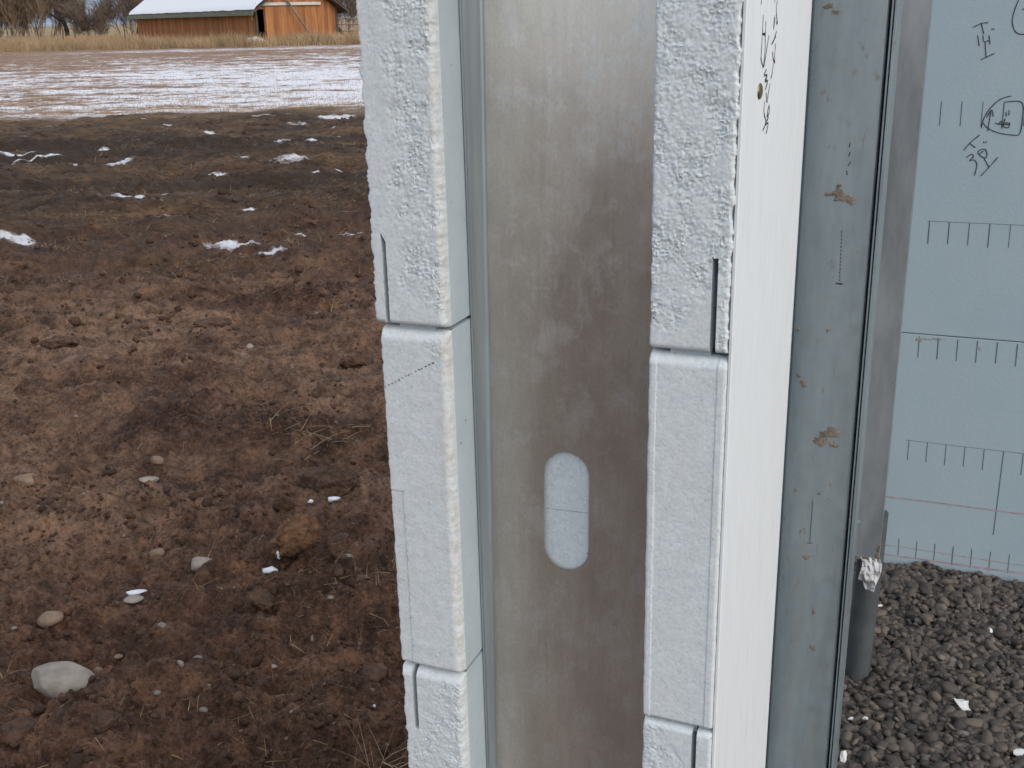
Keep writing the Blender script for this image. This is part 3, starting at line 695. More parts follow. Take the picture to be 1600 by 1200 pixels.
def ico(sub):
    bm = bmesh.new(); bmesh.ops.create_icosphere(bm, subdivisions=sub, radius=1)
    V = np.array([v.co[:] for v in bm.verts]); F = np.array([[v.index for v in f.verts] for f in bm.faces]); bm.free(); return V, F
def scatter(V0s, F0, P, size, squash, tint, name, tilt=.5, rng=RNG):
    n = len(P); idx = rng.integers(0, len(V0s), n)
    az = rng.random(n)*2*np.pi; tx = rng.normal(0, tilt, n); ty = rng.normal(0, tilt, n)
    B = np.stack([V0s[i] for i in idx])*(size[:, None, None]*squash[:, None, :])
    cx, sx = np.cos(tx)[:, None], np.sin(tx)[:, None]; y = B[..., 1]*cx-B[..., 2]*sx; z = B[..., 1]*sx+B[..., 2]*cx; x = B[..., 0]
    cy, sy = np.cos(ty)[:, None], np.sin(ty)[:, None]; x, z = x*cy+z*sy, -x*sy+z*cy
    ca, sa = np.cos(az)[:, None], np.sin(az)[:, None]; x, y = x*ca-y*sa, x*sa+y*ca
    V = np.stack([x, y, z], -1)+P[:, None, :]
    nv = V.shape[1]; F = F0[None]+np.arange(n)[:, None, None]*nv
    me = mesh_np(name, V.reshape(-1, 3), F.reshape(-1, F0.shape[1])); attr(me, 'tint', np.repeat(tint, nv)); return me
IV, IF = ico(2)
def lumpy(V, seed, amp=.22):
    rg = np.random.default_rng(seed); k = rg.normal(0, 1, (5, 3)); ph = rg.random(5)*6.3
    d = sum(np.sin(V@k[i]*1.6+ph[i]) for i in range(5))/5
    return V*(1+amp*1.6*d)[:, None]
VAR = [lumpy(IV, 100+i) for i in range(14)]
N = 20000
ps = RNG.random(N)*.66-.165; pt = .36+RNG.random(N)*.945
ok = (pt < 1.296); ps, pt = ps[ok], pt[ok]; N = len(ps)
sz = np.clip(RNG.lognormal(math.log(.0060), .38, N), .0028, .0135)
pz = grav_z(ps, pt)+RNG.normal(-.001, .0045, N)
sq = np.stack([1.05+.45*RNG.random(N), .70+.3*RNG.random(N), .50+.25*RNG.random(N)], -1)
o = link('pea_gravel', scatter(VAR, IF, np.stack([ps, pt, pz], -1), sz, sq, RNG.random(N)**.9, 'pea_gravel', .45), M['gravel']); o.matrix_world = BFRAME
tag(o, 'brown grey pea gravel spread inside the foam walls', 'gravel', kind='stuff')
V1, F1 = ico(1); N = 9000
ps = -.16+RNG.random(N)*3.8; pt = -.45+RNG.random(N)*1.72; ok = ~((ps < .49) & (pt > .36)); ps, pt = ps[ok], pt[ok]; N = len(ps)
rp = 1-sstep(-.85, -.25, pt); pz = (grav_z(ps, pt))*(1-rp)-.12*rp
o = link('outer_gravel', scatter([lumpy(V1, 300+i) for i in range(6)], F1, np.stack([ps, pt, pz], -1), .010+.008*RNG.random(N), np.stack([1.2+.3*RNG.random(N), .9+0*ps, .65+0*ps], -1), RNG.random(N), 'outer_gravel'), M['gravel']); o.matrix_world = BFRAME
tag(o, 'looser brown pea gravel along the far side of the fill', 'gravel', kind='stuff')
def rock_mesh(name, seed, size, sq, sub=4, amp=.2, fine=.05, flat=0.0):
    V, F = ico(sub); rg = np.random.default_rng(seed)
    V = lumpy(V, seed, amp)
    for q in range(7):      # a few worn facets
        d = rg.normal(0, 1, 3); d /= np.linalg.norm(d); h = .72+.2*rg.random(); e = V@d-h
        V = V-np.outer(np.maximum(e, 0)*.85, d)
    k = rg.normal(0, 1, (14, 3))*7; ph = rg.random(14)*6.3
    V = V*(1+fine*sum(np.sin(V@k[i]+ph[i]) for i in range(14))/4)[:, None]
    V = V*np.array(sq)*size
    return mesh_np(name, V, F)
SCR = [(.111, 1.07, .0075, (.7, 1.2, .6), 'small white foam crumb on the gravel near the far wall'), (.055, .875, .0105, (.42, 1.3, .4), 'narrow white foam sliver lying on the gravel above the large scrap'), (.075, .82, .0155, (1.0, 1.05, .35), 'largest white foam scrap on the gravel'), (-.094, .627, .0115, (.42, 1.2, .5), 'white foam sliver on the gravel at the foot of the post'), (-.085, 1.125, .0075, (1.2, .6, .5), 'white foam crumb on the gravel just right of the pipe'), (-.092, .749, .006, (1.2, .6, .5), 'tiny white foam crumb left of the pipe foot by the post'), (.154, .717, .009, (1.1, .8, .5), 'white foam crumb at the lower right corner of the gravel'), (-.073, .757, .005, (1, .7, .5), 'tiny white foam crumb on the gravel below the pipe')]
for i, (s, t, r, q, lab) in enumerate(SCR):
    me = rock_mesh('foam_scrap', 500+i, r, q, 2, .5, .16); me.polygons.foreach_set('use_smooth', [False]*len(me.polygons))
    o = link('foam_scrap', me, M['scrap']); z = float(grav_z(np.array(s), np.array(t)))+.0085
    o.matrix_world = Matrix.Translation(to_world(s, t, z)) @ Matrix.Rotation(-BA+.2*(i % 3), 4, 'Z') @ Matrix.Rotation(.3, 4, 'X')
    tag(o, lab, 'foam scrap', 'white foam scraps on the gravel')

# ------------------------------------------------------------------ stones and clods on the soil
def gz(x, y): return float(ground_z(np.array([x]), np.array([y]))[0])
STONES = [(-1.170,2.442,0.1786,0.62),(-1.124,2.529,0.0290,1.12),(-1.798,3.722,0.1007,0.45),(-1.380,3.785,0.0935,0.42),(-1.368,3.895,0.0553,0.82),(-1.164,3.194,0.0597,0.71),(-0.979,3.041,0.0690,0.82),(-1.338,2.761,0.0825,0.71),(-1.149,2.895,0.0636,0.31),(-1.010,2.728,0.0302,1.12),(-0.532,3.099,0.0401,0.80),(-0.852,2.381,0.0238,1.00),(-0.884,2.293,0.0200,0.75),(-0.764,2.255,0.0228,0.64),(-0.758,2.355,0.0167,0.80),(-0.713,2.463,0.0154,1.00),(-1.107,2.629,0.0316,0.47),(-0.531,2.751,0.0220,0.58),(-1.347,5.418,0.0462,0.86),(-1.350,5.284,0.0516,0.75),(-0.860,2.548,0.0284,0.62),(-0.656,2.527,0.0243,0.50),(-1.415,2.699,0.0195,0.80),(-1.560,4.474,0.0341,0.58),(-0.691,2.556,0.0158,0.89),(-1.867,4.400,0.0258,0.78),(-0.693,2.092,0.0155,1.00),(-1.749,3.416,0.0236,0.70)]
SLAB = ['large pale grey stone sunk in the soil at lower left', 'small tan stone touching the right side of the large pale stone', 'flat tan stone at the left edge of the soil halfway down', 'long pale stone lying below the small pinkish one', 'small rounded stone just above the long pale stone', 'rounded tan stone upper left of the pale knobbly stone', 'pale knobbly stone left of the orange soil clod', 'half buried tan stone above the large pale stone', 'thin pale flake of stone above the middle of the lower soil', 'small upright grey stone right below the thin pale flake', 'grey stone right of the orange soil clod near the foam', 'whitest pebble in the lower soil left of the foam wall', 'grey pebble below and left of the whitest pebble', 'grey pebble below and right of the whitest pebble', 'dark grey pebble just right of the whitest pebble', 'small round grey pebble above the straw near the foam wall', 'flat tan chip above right of the large pale stone', 'flat grey chip close to the foam wall above the lower joint', 'upper of two small pale stones on the far soil near the foam', 'lower of two small pale stones on the far soil near the foam', 'grey pebble pair half way between large stone and foam, left one', 'flat pale chip right of the grey pebble pair', 'tiny grey pebble at the left edge above the large stone', 'pale pebble alone on the smooth soil behind the long stone', 'tiny grey pebble left of the flat pale chip', 'small brown pebble near the straw at upper left soil', 'small grey pebble at the bottom edge of the picture', 'tiny grey pebble at the left edge below the flat tan stone']
SMAT = ['stone_pale', 'stone_tan', 'stone_tan', 'stone_pale', 'stone_tan', 'stone_tan', 'stone_pale', 'stone_tan', 'stone_pale', 'stone_grey', 'stone_grey', 'stone_pale', 'stone_grey', 'stone_grey', 'stone_grey', 'stone_grey', 'stone_tan', 'stone_grey', 'stone_pale', 'stone_tan', 'stone_grey', 'stone_pale', 'stone_grey', 'stone_pale', 'stone_grey', 'stone_tan', 'stone_grey', 'stone_grey']
for i, ((x, y, w, asp), lab, mt) in enumerate(zip(STONES, SLAB, SMAT)):
    big = w > .12
    me = rock_mesh('stone', 900+i*3+(1 if big else 0), w*.5, (1.0, .72 if not big else .62, min(.95, asp*.85)), 5 if big else 3, .12 if big else .16, .012)
    o = link('stone', me, M[mt]); o.location = (x, y, gz(x, y)+w*asp*(.20 if big else .12)); o.rotation_euler = (random.uniform(-.1, .1), random.uniform(-.1, .1)+(.08 if big else 0), random.uniform(-.25, .25))
    tag(o, lab, 'stone', 'stones lying on the soil')
CLODS = [(-0.663,3.597,0.1995,0.75),(-0.682,3.068,0.150,1.15),(-0.799,3.444,0.0749,1.47),(-0.373,2.437,0.0835,0.68),(-1.021,2.881,0.1176,0.67),(-0.737,2.793,0.0938,0.68),(-1.055,2.353,0.0689,0.65),(-1.185,2.205,0.0844,0.60),(-0.581,3.259,0.0835,0.55),(-0.752,2.094,0.0623,0.50),(-0.977,2.196,0.0738,0.62),(-0.758,5.181,0.1866,0.67),(-1.125,6.291,0.1871,0.40),(-1.692,5.986,0.2189,0.33),(-2.355,5.539,0.2122,0.42),(-0.830,3.050,0.0604,0.67)]
CLAB = ['widest dark soil clod beside the foam wall under the straw', 'upright orange brown soil clod with snow at its left foot', 'smaller soil clod behind the orange clod', 'soil clod touching the foam wall just above the lower slot', 'low brown clod above the thin pale flake of stone', 'low dark clod below the orange clod', 'small clod below right of the large pale stone', 'clod at the bottom left corner of the soil', 'flat clod between the orange clod and the foam wall', 'small clod at the bottom edge left of the grass tuft', 'clod at the bottom right of the large pale stone', 'soil lump near the foam wall at the upper foam joint', 'flat lump of soil on the far slope near the foam', 'long flat lump of soil in the middle distance', 'flat soil lump at left in the middle distance', 'small dark clod left of the orange clod']
for i, ((x, y, w, asp), lab) in enumerate(zip(CLODS, CLAB)):
    me = rock_mesh('soil_clod', 1300+i, w*.5, (1, .8, min(1.0, asp*.8)), 5 if w > .1 else 4, .30, .075)
    co = np.empty(len(me.vertices)*3, np.float32); me.vertices.foreach_get('co', co); co = co.reshape(-1, 3); k_ = 9/w
    co *= (1+.10*fbm(co[:, 0]*k_+co[:, 2]*k_*.7, co[:, 1]*k_+co[:, 2]*k_*.6, 4, 60+i, .6, True))[:, None]; me.vertices.foreach_set('co', co.ravel()); me.update()
    o = link('soil_clod', me, M['clod_orange'] if i in (1,) else M['clod']); o.location = (x, y, gz(x, y)+(w*asp*.22 if i < 3 else w*asp*.06)); o.rotation_euler = (random.uniform(-.2, .2), random.uniform(-.2, .2), random.uniform(0, 6))
    if i == 1: o.rotation_euler = (0, 0, .5)
    tag(o, lab, 'soil clod', 'clods of soil')
for i, (x, y, z, w, q, lab) in enumerate([(-.725, 2.995, .06, .010, (.7, .5, 1.5), 'upright fleck of snow on the left side of the orange clod'), (-.745, 2.985, .012, .020, (1.3, .8, .45), 'lump of snow at the left foot of the orange clod'), (-.632, 3.47, .018, .018, (1.1, .8, .6), 'bluish fleck of snow below the widest clod'), (-.71, 3.47, .012, .011, (1, .8, .7), 'smaller snow fleck left of the bluish one under the widest clod'), (-1.15, 2.93, .006, .022, (1.4, .7, .25), 'flat fleck of snow behind the thin pale stone flake'), (-.36, 2.30, .012, .006, (.8, .7, 1.2), 'bright white crumb on the soil next to the lower foam block')]):
    o = link('snow_fleck', rock_mesh('snow_fleck', 1500+i, w, q, 2, .5, .2), M['snow']); o.location = (x, y, gz(x, y)+z)
    tag(o, lab, 'snow', 'flecks of snow on the near soil')
# loose crumbs of soil and small pebbles
n = NT('soil_crumbs'); t_ = n.attr('tint')
M['crumb'] = n.done(n.ramp(t_, [(0, (.050, .029, .020)), (.6, (.088, .050, .033)), (.92, (.125, .075, .048)), (.98, (.17, .125, .095)), (1, (.26, .22, .19))]), .95, 0, n.bump(n.noise(n.coord(), 130, 5), .8, .004), .2)
def crumbs(N, r0, r1, s0, s1, V, F, name, label, pw=1.0):
    a = np.radians(RNG.uniform(-30, 2, N)); r = r0*(r1/r0)**(RNG.random(N)**pw)
    x = np.sin(a)*r; y = np.cos(a)*r; dens = vnoise(x*1.6, y*1.9, 60)+.5*vnoise(x*5, y*5, 61); k = RNG.random(N) < np.clip(.45+.9*dens, .06, 1); x, y = x[k], y[k]; N = len(x)
    sz = np.clip(RNG.lognormal(math.log(s0), .5, N), s0*.4, s1)
    P = np.stack([x, y, ground_z(x, y)+sz*.2], -1)
    sq = np.stack([1+.4*RNG.random(N), .8+.3*RNG.random(N), .6+.3*RNG.random(N)], -1)
    tint = RNG.random(N); tint = np.where(sz > s0*1.8, tint*.8, tint)
    o = link(name, scatter(V, F, P, sz, sq, tint, name, .4), M['crumb']); tag(o, label, 'soil', kind='stuff')
crumbs(11000, 1.9, 7, .0042, .018, [lumpy(IV, 700+i, .42) for i in range(10)], IF, 'soil_crumbs', 'loose crumbs of brown soil and small pebbles on the ground')
crumbs(5000, 6, 19, .011, .035, [lumpy(V1, 720+i, .3) for i in range(8)], F1, 'far_soil_crumbs', 'crumbs of dark soil on the ploughed strip')
# straw and dead grass
def blades(x, y, z, length, width, lean, az, droop, seg=3):
    N = len(x); t = np.linspace(0, 1, seg+1)[None, :]
    out = length[:, None]*np.sin(lean[:, None]+droop[:, None]*t*.5)*t; up = length[:, None]*np.cos(lean[:, None]+droop[:, None]*t*.5)*t
    cx = x[:, None]+np.cos(az)[:, None]*out; cy = y[:, None]+np.sin(az)[:, None]*out; cz = z[:, None]+up
    w = width[:, None]*(1-.85*t)*.5; fa = az+np.pi/2+RNG.normal(0, .9, N)
    ox = np.cos(fa)[:, None]*w; oy = np.sin(fa)[:, None]*w; oz = w*.35
    L = np.stack([cx-ox, cy-oy, cz-oz], -1); R_ = np.stack([cx+ox, cy+oy, cz+oz], -1)
    V = np.stack([L, R_], 2).reshape(N, -1, 3); b = np.arange(N)[:, None]*(2*(seg+1)); k = np.arange(seg)[None, :]*2
    F = np.stack([b+k, b+k+1, b+k+3, b+k+2], -1).reshape(-1, 4)
    return V.reshape(-1, 3), F
def stuff_blades(name, label, cat, mat, *a, **k):
    V, F = blades(*a, **k); return tag(link(name, mesh_np(name, V, F), mat), label, cat, kind='stuff')
N = 5200; a = np.radians(RNG.uniform(-29, 1, N)); r = 1.9*(7.5/1.9)**RNG.random(N); x = np.sin(a)*r; y = np.cos(a)*r
k = RNG.random(N) < np.clip(.25+1.0*vnoise(x*1.3, y*1.3, 71), .05, 1); x, y = x[k], y[k]; N = len(x)
stuff_blades('loose_straw', 'thin bits of straw strewn over the near soil', 'straw', M['straw'], x, y, ground_z(x, y)+.006, RNG.uniform(.015, .085, N), RNG.uniform(.0012, .0028, N), RNG.uniform(1.1, 1.55, N), RNG.random(N)*6.28, RNG.uniform(-.3, .5, N))
N = 90000; y = 6.0+15*RNG.random(N)**.8; x = -RNG.random(N)*(y*.55)+.3
d = fbm(x*.7, y*2.0, 3, 83); k = RNG.random(N) < np.clip(d*1.1-.05, .015, 1); x, y = x[k], y[k]; N = len(x)
stuff_blades('dead_grass', 'matted dead grass streaks over the ploughed strip', 'grass', M['straw'], x, y, ground_z(x, y), RNG.uniform(.02, .085, N), RNG.uniform(.002, .006, N), RNG.uniform(.5, 1.5, N), RNG.normal(0, .9, N)+np.where(RNG.random(N) < .5, 0, np.pi), RNG.uniform(0, .8, N))
N = 24000; y = 21+(66-21)*RNG.random(N)**1.6; x = -RNG.random(N)*(y*.52)+.3
stuff_blades('stubble', 'short tan stubble standing in the snowy field', 'stubble', M['dry_grass'], x, y, ground_z(x, y), RNG.uniform(.03, .10, N), RNG.uniform(.006, .014, N), RNG.uniform(.0, .9, N), RNG.random(N)*6.28, RNG.uniform(0, .8, N))
for i, (x0, y0, nb, ln, lab) in enumerate([(-.335, 2.10, 34, .15, 'tuft of dry yellow grass at the foot of the foam wall'), (-1.36, 2.43, 14, .13, 'tuft of dry grass at the left edge beside the large stone'), (-.80, 4.05, 90, .17, 'matted tuft of dead grass above the widest clod')]):
    x = x0+RNG.normal(0, .02 if i < 2 else .12, nb); y = y0+RNG.normal(0, .02 if i < 2 else .07, nb)
    V, F = blades(x, y, ground_z(x, y)-.004, RNG.uniform(.45, 1.1, nb)*ln, RNG.uniform(.002, .0042, nb), RNG.uniform(.3, 1.35, nb) if i < 2 else RNG.uniform(1.0, 1.5, nb), RNG.random(nb)*6.28, RNG.uniform(0, .9, nb), seg=4)
    tag(link('grass_tuft', mesh_np('grass_tuft', V, F), M['dry_grass']), lab, 'grass', 'tufts of dry grass', 'stuff' if i == 2 else None)

# ------------------------------------------------------------------ tall dry grass along the field edge and round the barn
N = 42000; u = RNG.random(N); x = -62+60*u; y0 = 71.5+.10*(-x-9); y = y0+RNG.random(N)**1.5*13
k = RNG.random(N) < np.clip(.75+.5*vnoise(x*.25, y*.4, 90), .2, 1); x, y = x[k], y[k]; N = len(x)
hgt = RNG.uniform(.40, 1.0, N)*(1+.35*vnoise(x*.3, y*.3, 91))*np.where(x < -31, 1.0, .95)
stuff_blades('tall_dry_grass', 'band of tall dry tan grass along the field edge and barn', 'grass', M['dry_grass'], x, y, ground_z(x, y), hgt, RNG.uniform(.02, .045, N), RNG.uniform(0, .45, N), RNG.random(N)*6.28, RNG.uniform(0, .9, N))
N = 30000; x = -75+72*RNG.random(N); y = 84+60*RNG.random(N)**1.3
k = ~((x > -34) & (y < 105) & (x < -8)); x, y = x[k], y[k]; N = len(x)
stuff_blades('meadow_grass', 'pale dry meadow grass behind the wire fence', 'grass', M['dry_grass'], x, y, ground_z(x, y), RNG.uniform(.3, .7, N), RNG.uniform(.03, .07, N), RNG.uniform(0, .5, N), RNG.random(N)*6.28, RNG.uniform(0, .9, N))

# ------------------------------------------------------------------ barn
n = NT('barn_boards'); v = n.coord(); xb = n.math('ADD', n.xyz(v, 0), n.xyz(v, 1))
cell = n.math('FLOOR', n.math('MULTIPLY', xb, 3.4)); wn_ = n.new('ShaderNodeTexWhiteNoise', noise_dimensions='1D'); n.put(wn_.inputs['W'], cell)
cb = n.ramp(wn_.outputs['Value'], [(0, (.30, .115, .042)), (.5, (.40, .165, .060)), (1, (.47, .215, .085))])
cb = n.mix(n.ramp(n.noise(n.coord((1, 1, .15)), 5, 6, .65), [(.42, 0), (.75, .65)]), cb, (.12, .065, .040))
M['boards'] = n.done(cb, .85, 0, n.bump(n.noise(n.coord((1, 1, .1)), 20, 4), .4, .01))
M['dark_timber'] = simple('dark_timber', (.085, .062, .045), .4, 3, .9)
M['grey_timber'] = simple('grey_timber', (.23, .19, .16), .4, 3, .9)
M['white_metal'] = simple('pale_track_metal', (.58, .57, .55), .2, 6, .5)
M['trim'] = simple('green_grey_trim', (.16, .18, .12), .3, 4, .7)
M['yellow'] = simple('yellow_plate', (.65, .50, .08), .1, 8, .5)
barn = empty('barn', 'low orange brown board barn with snow covered roof across the field', 'barn')
barn.matrix_world = Matrix.Translation((-16.9, 79, -.15)) @ Matrix.Rotation(math.atan2(.62, .785), 4, 'Z')
BL, BW, EH, RH = 22.0, 6.3, 2.55, 4.75
MB().box(0, .12, .0, BL, 0, EH).build('side_wall', M['boards'], barn)
MB().box(BW-.12, BW, 0, BL, 0, EH).build('side_wall', M['boards'], barn)
MB().prism([(.121, 0), (BW-.121, 0), (BW-.121, EH), (BW/2, RH-.12), (.121, EH)], 'y', BL-.12, BL).build('gable_wall', M['boards'], barn)
MB().prism([(.62, .0), (BW-.121, 0), (BW-.121, EH), (BW/2, RH-.12), (.121, EH), (.121, 2.45), (.62, 2.45)], 'y', 0, .1).build('gable_wall', M['boards'], barn)
dr = MB().box(.66, 3.1, -.09, -.02, .12, 2.62).build('sliding_door', M['boards'], barn)
mb = MB()
for k in range(11): mb.box(.68+.235*k, .72+.235*k, -.105, -.0905, .12, 2.62)
mb.build('batten', M['boards'], dr)['kind'] = 'stuff'
mb = MB()
for k in range(73): mb.box(-.022, -.001, .1+.3*k, .145+.3*k, .0, EH-.05)
for k in range(12): mb.box(3.2+.26*k, 3.245+.26*k, -.022, -.001, 0, EH)
mb.build('wall_batten', M['boards'], barn)['kind'] = 'stuff'
MB().box(-.05, .10, -.05, .095, 0, EH).build('corner_board', M['dark_timber'], barn)
MB().box(BW-.10, BW+.05, -.05, .095, 0, EH).build('corner_board', M['dark_timber'], barn)
MB().box(-.02, 5.0, -.19, -.11, 2.68, 2.88).build('door_track', M['white_metal'], barn, bevel=.01)
MB().box(.25, .45, -.145, -.09, 1.55, 2.05).build('plate', M['yellow'], barn) if False else MB().box(-.05, -.023, .45, .62, 1.75, 2.1).build('plate', M['yellow'], barn)
sl = (RH-EH)/(BW/2)
def roof_side(sgn):
    x_e = -.55 if sgn < 0 else BW+.55; xr = BW/2
    ze = EH-.55*sl
    pts = [(x_e, ze), (xr, RH), (xr, RH+.14), (x_e, ze+.14)]
    r = MB().prism(pts, 'y', -.75, BL+.6).build('roof', M['dark_timber'], barn)
    fx = x_e-.03 if sgn < 0 else x_e+.03
    MB().box(min(x_e-.002*-sgn, fx), max(x_e-.002*-sgn, fx), -.75, BL+.6, ze-.10, ze+.17).build('fascia', M['trim'], r)
    # snow blanket with uneven edge
    ys = np.linspace(-.70, BL+.55, 160); qs = np.linspace(.02, 1, 22); Q, Y = np.meshgrid(qs, ys)
    q0 = .015+.02*vnoise(Y*.8, Q*0, 5)
    X = x_e+(xr-x_e)*(Q*(1-q0)+q0); th = .15+.13*np.minimum(1, np.minimum((Q)*14, 1))*(1+.15*fbm(X*.8, Y*.5, 3, 6))
    Zr = ze+(X-x_e)*(RH-ze)/(xr-x_e)+th
    me = mesh_np('roof_snow', np.stack([X, Y, Zr], -1).reshape(-1, 3), grid_faces(160, 22)); link('snow', me, M['snow'], r)
roof_side(-1); roof_side(1)
MB().tube([(3.9, -1.2, .05), (2.35, -.35, 2.9), (1.9, -.1, 3.7)], .075, 8).build('leaning_pole', M['grey_timber'])
pole = bpy.data.objects['leaning_pole']; pole.matrix_world = barn.matrix_world.copy(); tag(pole, 'grey timber pole leaning against the barn gable', 'pole')
# rail fence right of the barn
rf = empty('rail_fence', 'weathered grey rail fence beside the right end of the barn', 'fence', (-14.2, 89, 0))
for k in range(8): MB().tube([(k*2.3, .02*k, -.2), (k*2.3+.03, .02*k, 1.75)], .10, 7).build('post', M['grey_timber'], rf)
for k in range(7):
    for z in (.65, 1.12, 1.55): MB().tube([(k*2.3-.1, -.12, z), (k*2.3+2.4, -.12, z+random.uniform(-.06, .06))], .065, 6).build('rail', M['grey_timber'], rf)
def torus(R_, r_, n=22, m=8):
    v = [((R_+r_*math.cos(b))*math.cos(a), r_*math.sin(b)*1.3, (R_+r_*math.cos(b))*math.sin(a)) for a in [2*math.pi*i/n for i in range(n)] for b in [2*math.pi*j/m for j in range(m)]]
    f = [(i*m+j, ((i+1) % n)*m+j, ((i+1) % n)*m+(j+1) % m, i*m+(j+1) % m) for i in range(n) for j in range(m)]
    return v, f
M['rubber'] = simple('old_rubber', (.03, .03, .032), .3, 10, .8)
for i, (x, y, lab) in enumerate([(-12.6, 86.5, 'dark old tyre leaning on the rail fence by the barn'), (-13.3, 87, 'second dark tyre left of the other by the barn corner')]):
    tyre = MB().add(*torus(.42, .14)).build('old_tyre', M['rubber'], smooth=True); tyre.location = (x, y, .5); tyre.rotation_euler = (.25, 0, .2*i); tag(tyre, lab, 'tyre', 'old tyres by the barn')
sb = rock_mesh('snow_heap', 1700, .8, (1.2, .7, .45), 3, .25, .03); o = link('snow_heap', sb, M['snow']); o.location = (-12.9, 86.2, .2); tag(o, 'small heap of snow in front of the tyres by the barn', 'snow')
sb = rock_mesh('snow_heap', 1701, .6, (1.0, .7, .6), 3, .35, .12); o = link('snow_heap', sb, M['snow']); o.location = (-16.6, 77.2, .25); tag(o, 'patch of snow and weeds at the near barn corner', 'snow')
# wire fence at left
wf = empty('wire_fence', 'thin wire fence on dark posts crossing the dry grass at left', 'fence', (-33.5, 90, 0))
FP = [(0, 0, 1.75, .07), (-4.2, 8.5, 1.6, .05), (-8.0, 17, 1.6, .05), (-13, 25, 1.6, .05), (-19, 33, 1.6, .05), (1.9, 6.0, 1.6, .045), (-24, 41, 1.6, .05)]
for (x, y, h, r_) in FP: MB().tube([(x, y, -.1), (x+.03, y, h)], r_, 6).build('post', M['dark_timber'], wf)
for z in (.5, .95, 1.4):
    MB().tube([(p[0], p[1], z) for p in (FP[5], FP[0], FP[1], FP[2], FP[3], FP[4], FP[6])], .006, 4).build('wire', M['grey_timber'], wf)
# utility pole and shed far left
MB().tube([(-77, 176, -.2), (-77, 176, 9.5)], [.16, .11], 8).build('utility_pole', M['dark_timber']); tag(bpy.data.objects['utility_pole'], 'thin dark utility pole at the far left edge', 'pole')
shed = empty('shed', 'small low shed with grey green roof beyond the trees at far left', 'shed', (-86, 186, 0))
MB().box(-3.5, 3.5, -2.5, 2.5, 0, 2.2).build('wall', M['grey_timber'], shed)
MB().prism([(-2.9, 2.1), (2.9, 2.1), (0, 3.6)], 'x', -4, 4).build('roof', M['trim'], shed)

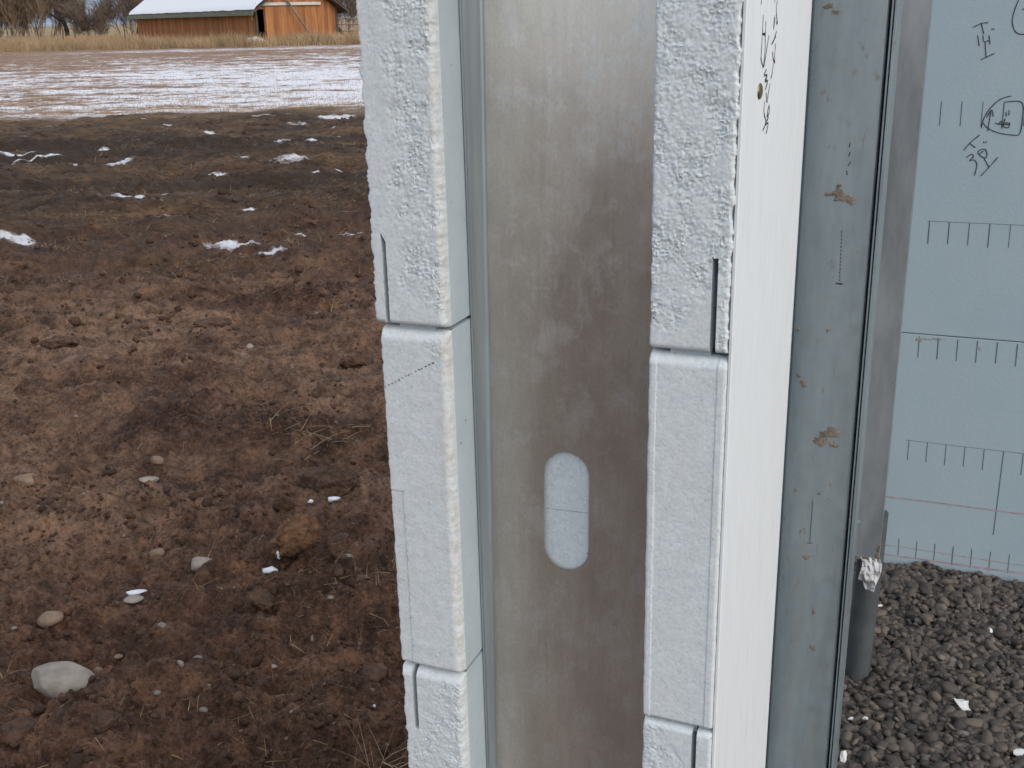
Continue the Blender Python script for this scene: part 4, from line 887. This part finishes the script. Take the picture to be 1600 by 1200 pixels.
# ------------------------------------------------------------------ bare trees and brush
def bare_tree(name, label, loc, height, spread, seed, mat, trunk_r, levels=5, stems=1, density=1.0, group='bare trees behind the field'):
    rg = random.Random(seed); root = empty(name, label, 'tree' if stems == 1 else 'brush', loc, group); root.rotation_euler.z = rg.random()*6
    tr = MB(); cr = MB()
    def grow(p, d, L, r_, lev):
        pts = [p]; n = 3
        for k in range(n):
            d = (d+Vector((rg.uniform(-1, 1), rg.uniform(-1, 1), rg.uniform(-.3, .7)))*.20).normalized(); p = p+d*L/n; pts.append(p)
        (tr if lev == 0 else cr).tube(pts, [r_*(1-.45*k/n) for k in range(n+1)], 7 if lev == 0 else 4 if lev < 3 else 3, cap=False)
        if lev >= levels: return
        nb = (rg.randint(3, 4) if lev < levels-1 else rg.randint(3, 5))+(2 if stems > 1 and lev < 2 else 0)
        for k in range(max(2, int(nb*density))):
            q = rg.uniform(.15 if stems > 1 else .35, 1); b = pts[0].lerp(pts[-1], q) if lev else pts[0].lerp(pts[-1], rg.uniform(.05 if stems > 1 else .45, 1))
            a = rg.uniform(0, 6.28); tilt = rg.uniform(.3, .95)*spread; ax = d.orthogonal().normalized(); bx = d.cross(ax)
            nd = (d*math.cos(tilt)+(ax*math.cos(a)+bx*math.sin(a))*math.sin(tilt)); nd.z += .12; grow(b, nd.normalized(), L*rg.uniform(.55, .78), max(r_*.55, .016), lev+1)
    for s in range(stems):
        a = rg.uniform(0, 6.28); rr = 0 if stems == 1 else rg.uniform(.2, 1.0)*height*.35
        p0 = Vector((math.cos(a)*rr, math.sin(a)*rr, -.2)); d0 = Vector((math.cos(a)*.25*(stems > 1), math.sin(a)*.25*(stems > 1), 1)).normalized()
        grow(p0, d0, height*(.36 if stems == 1 else .42)*rg.uniform(.8, 1.1), trunk_r, 0)
    tr.build('trunk' if stems == 1 else 'stems', mat, root, smooth=True, angle=180); cr.build('crown', mat, root, smooth=True, angle=180)
    return root
M['bark_dark'] = simple('dark_bark', (.050, .042, .038), .3, 3, .9)
M['bark_tan'] = simple('tan_twigs', (.32, .235, .165), .35, 1.5, .9)
M['bark_mid'] = simple('brown_twigs', (.20, .15, .115), .35, 1.5, .9)
bare_tree('bare_tree', 'dark bare spreading tree left of the barn', (-53, 140, 0), 12, 1.05, 3, M['bark_dark'], .32, 6)
bare_tree('bare_tree', 'thinner bare tree between the dark tree and the barn roof', (-46.5, 146, 0), 11, .9, 8, M['bark_mid'], .2, 5)
bare_tree('bare_brush', 'tan leafless thicket at left edge by the utility pole', (-62.5, 142, 0), 10, .6, 5, M['bark_tan'], .045, 4, 22)
bare_tree('bare_brush', 'tan leafless thicket just left of the dark tree', (-57.5, 141, 0), 11, .55, 6, M['bark_tan'], .045, 4, 24)
bare_tree('bare_brush', 'brown leafless thicket behind the left end of the barn', (-43.5, 142, 0), 10, .65, 7, M['bark_mid'], .045, 4, 20)
bare_tree('bare_brush', 'brown leafless thicket behind the rail fence right of the barn', (-20.5, 150, 0), 9, .6, 9, M['bark_mid'], .05, 4, 16)
bare_tree('bare_brush', 'low dark brush under the trees left of the barn', (-49.5, 138, 0), 5.0, .8, 10, M['bark_mid'], .035, 4, 16)

# ------------------------------------------------------------------ far hills
a = np.radians(np.linspace(-75, 75, 220)); rr = np.linspace(2600, 5200, 26); A, Q = np.meshgrid(a, rr)
hq = np.sin(np.clip((Q-2600)/2600, 0, 1)*np.pi); zz = hq*(75+45*fbm(A*9, Q/900, 4, 130))-3
me = mesh_np('hills', np.stack([np.sin(A)*Q, np.cos(A)*Q, zz], -1).reshape(-1, 3), grid_faces(26, 220)[:, ::-1])
M['hills'] = simple('far_hills', (.30, .36, .44), .35, .004, .95, 0, .1, 1, col2=(.16, .20, .26))  # blue of the distant haze is put into the hills' base colours
tag(link('hills', me, M['hills']), kind='structure')
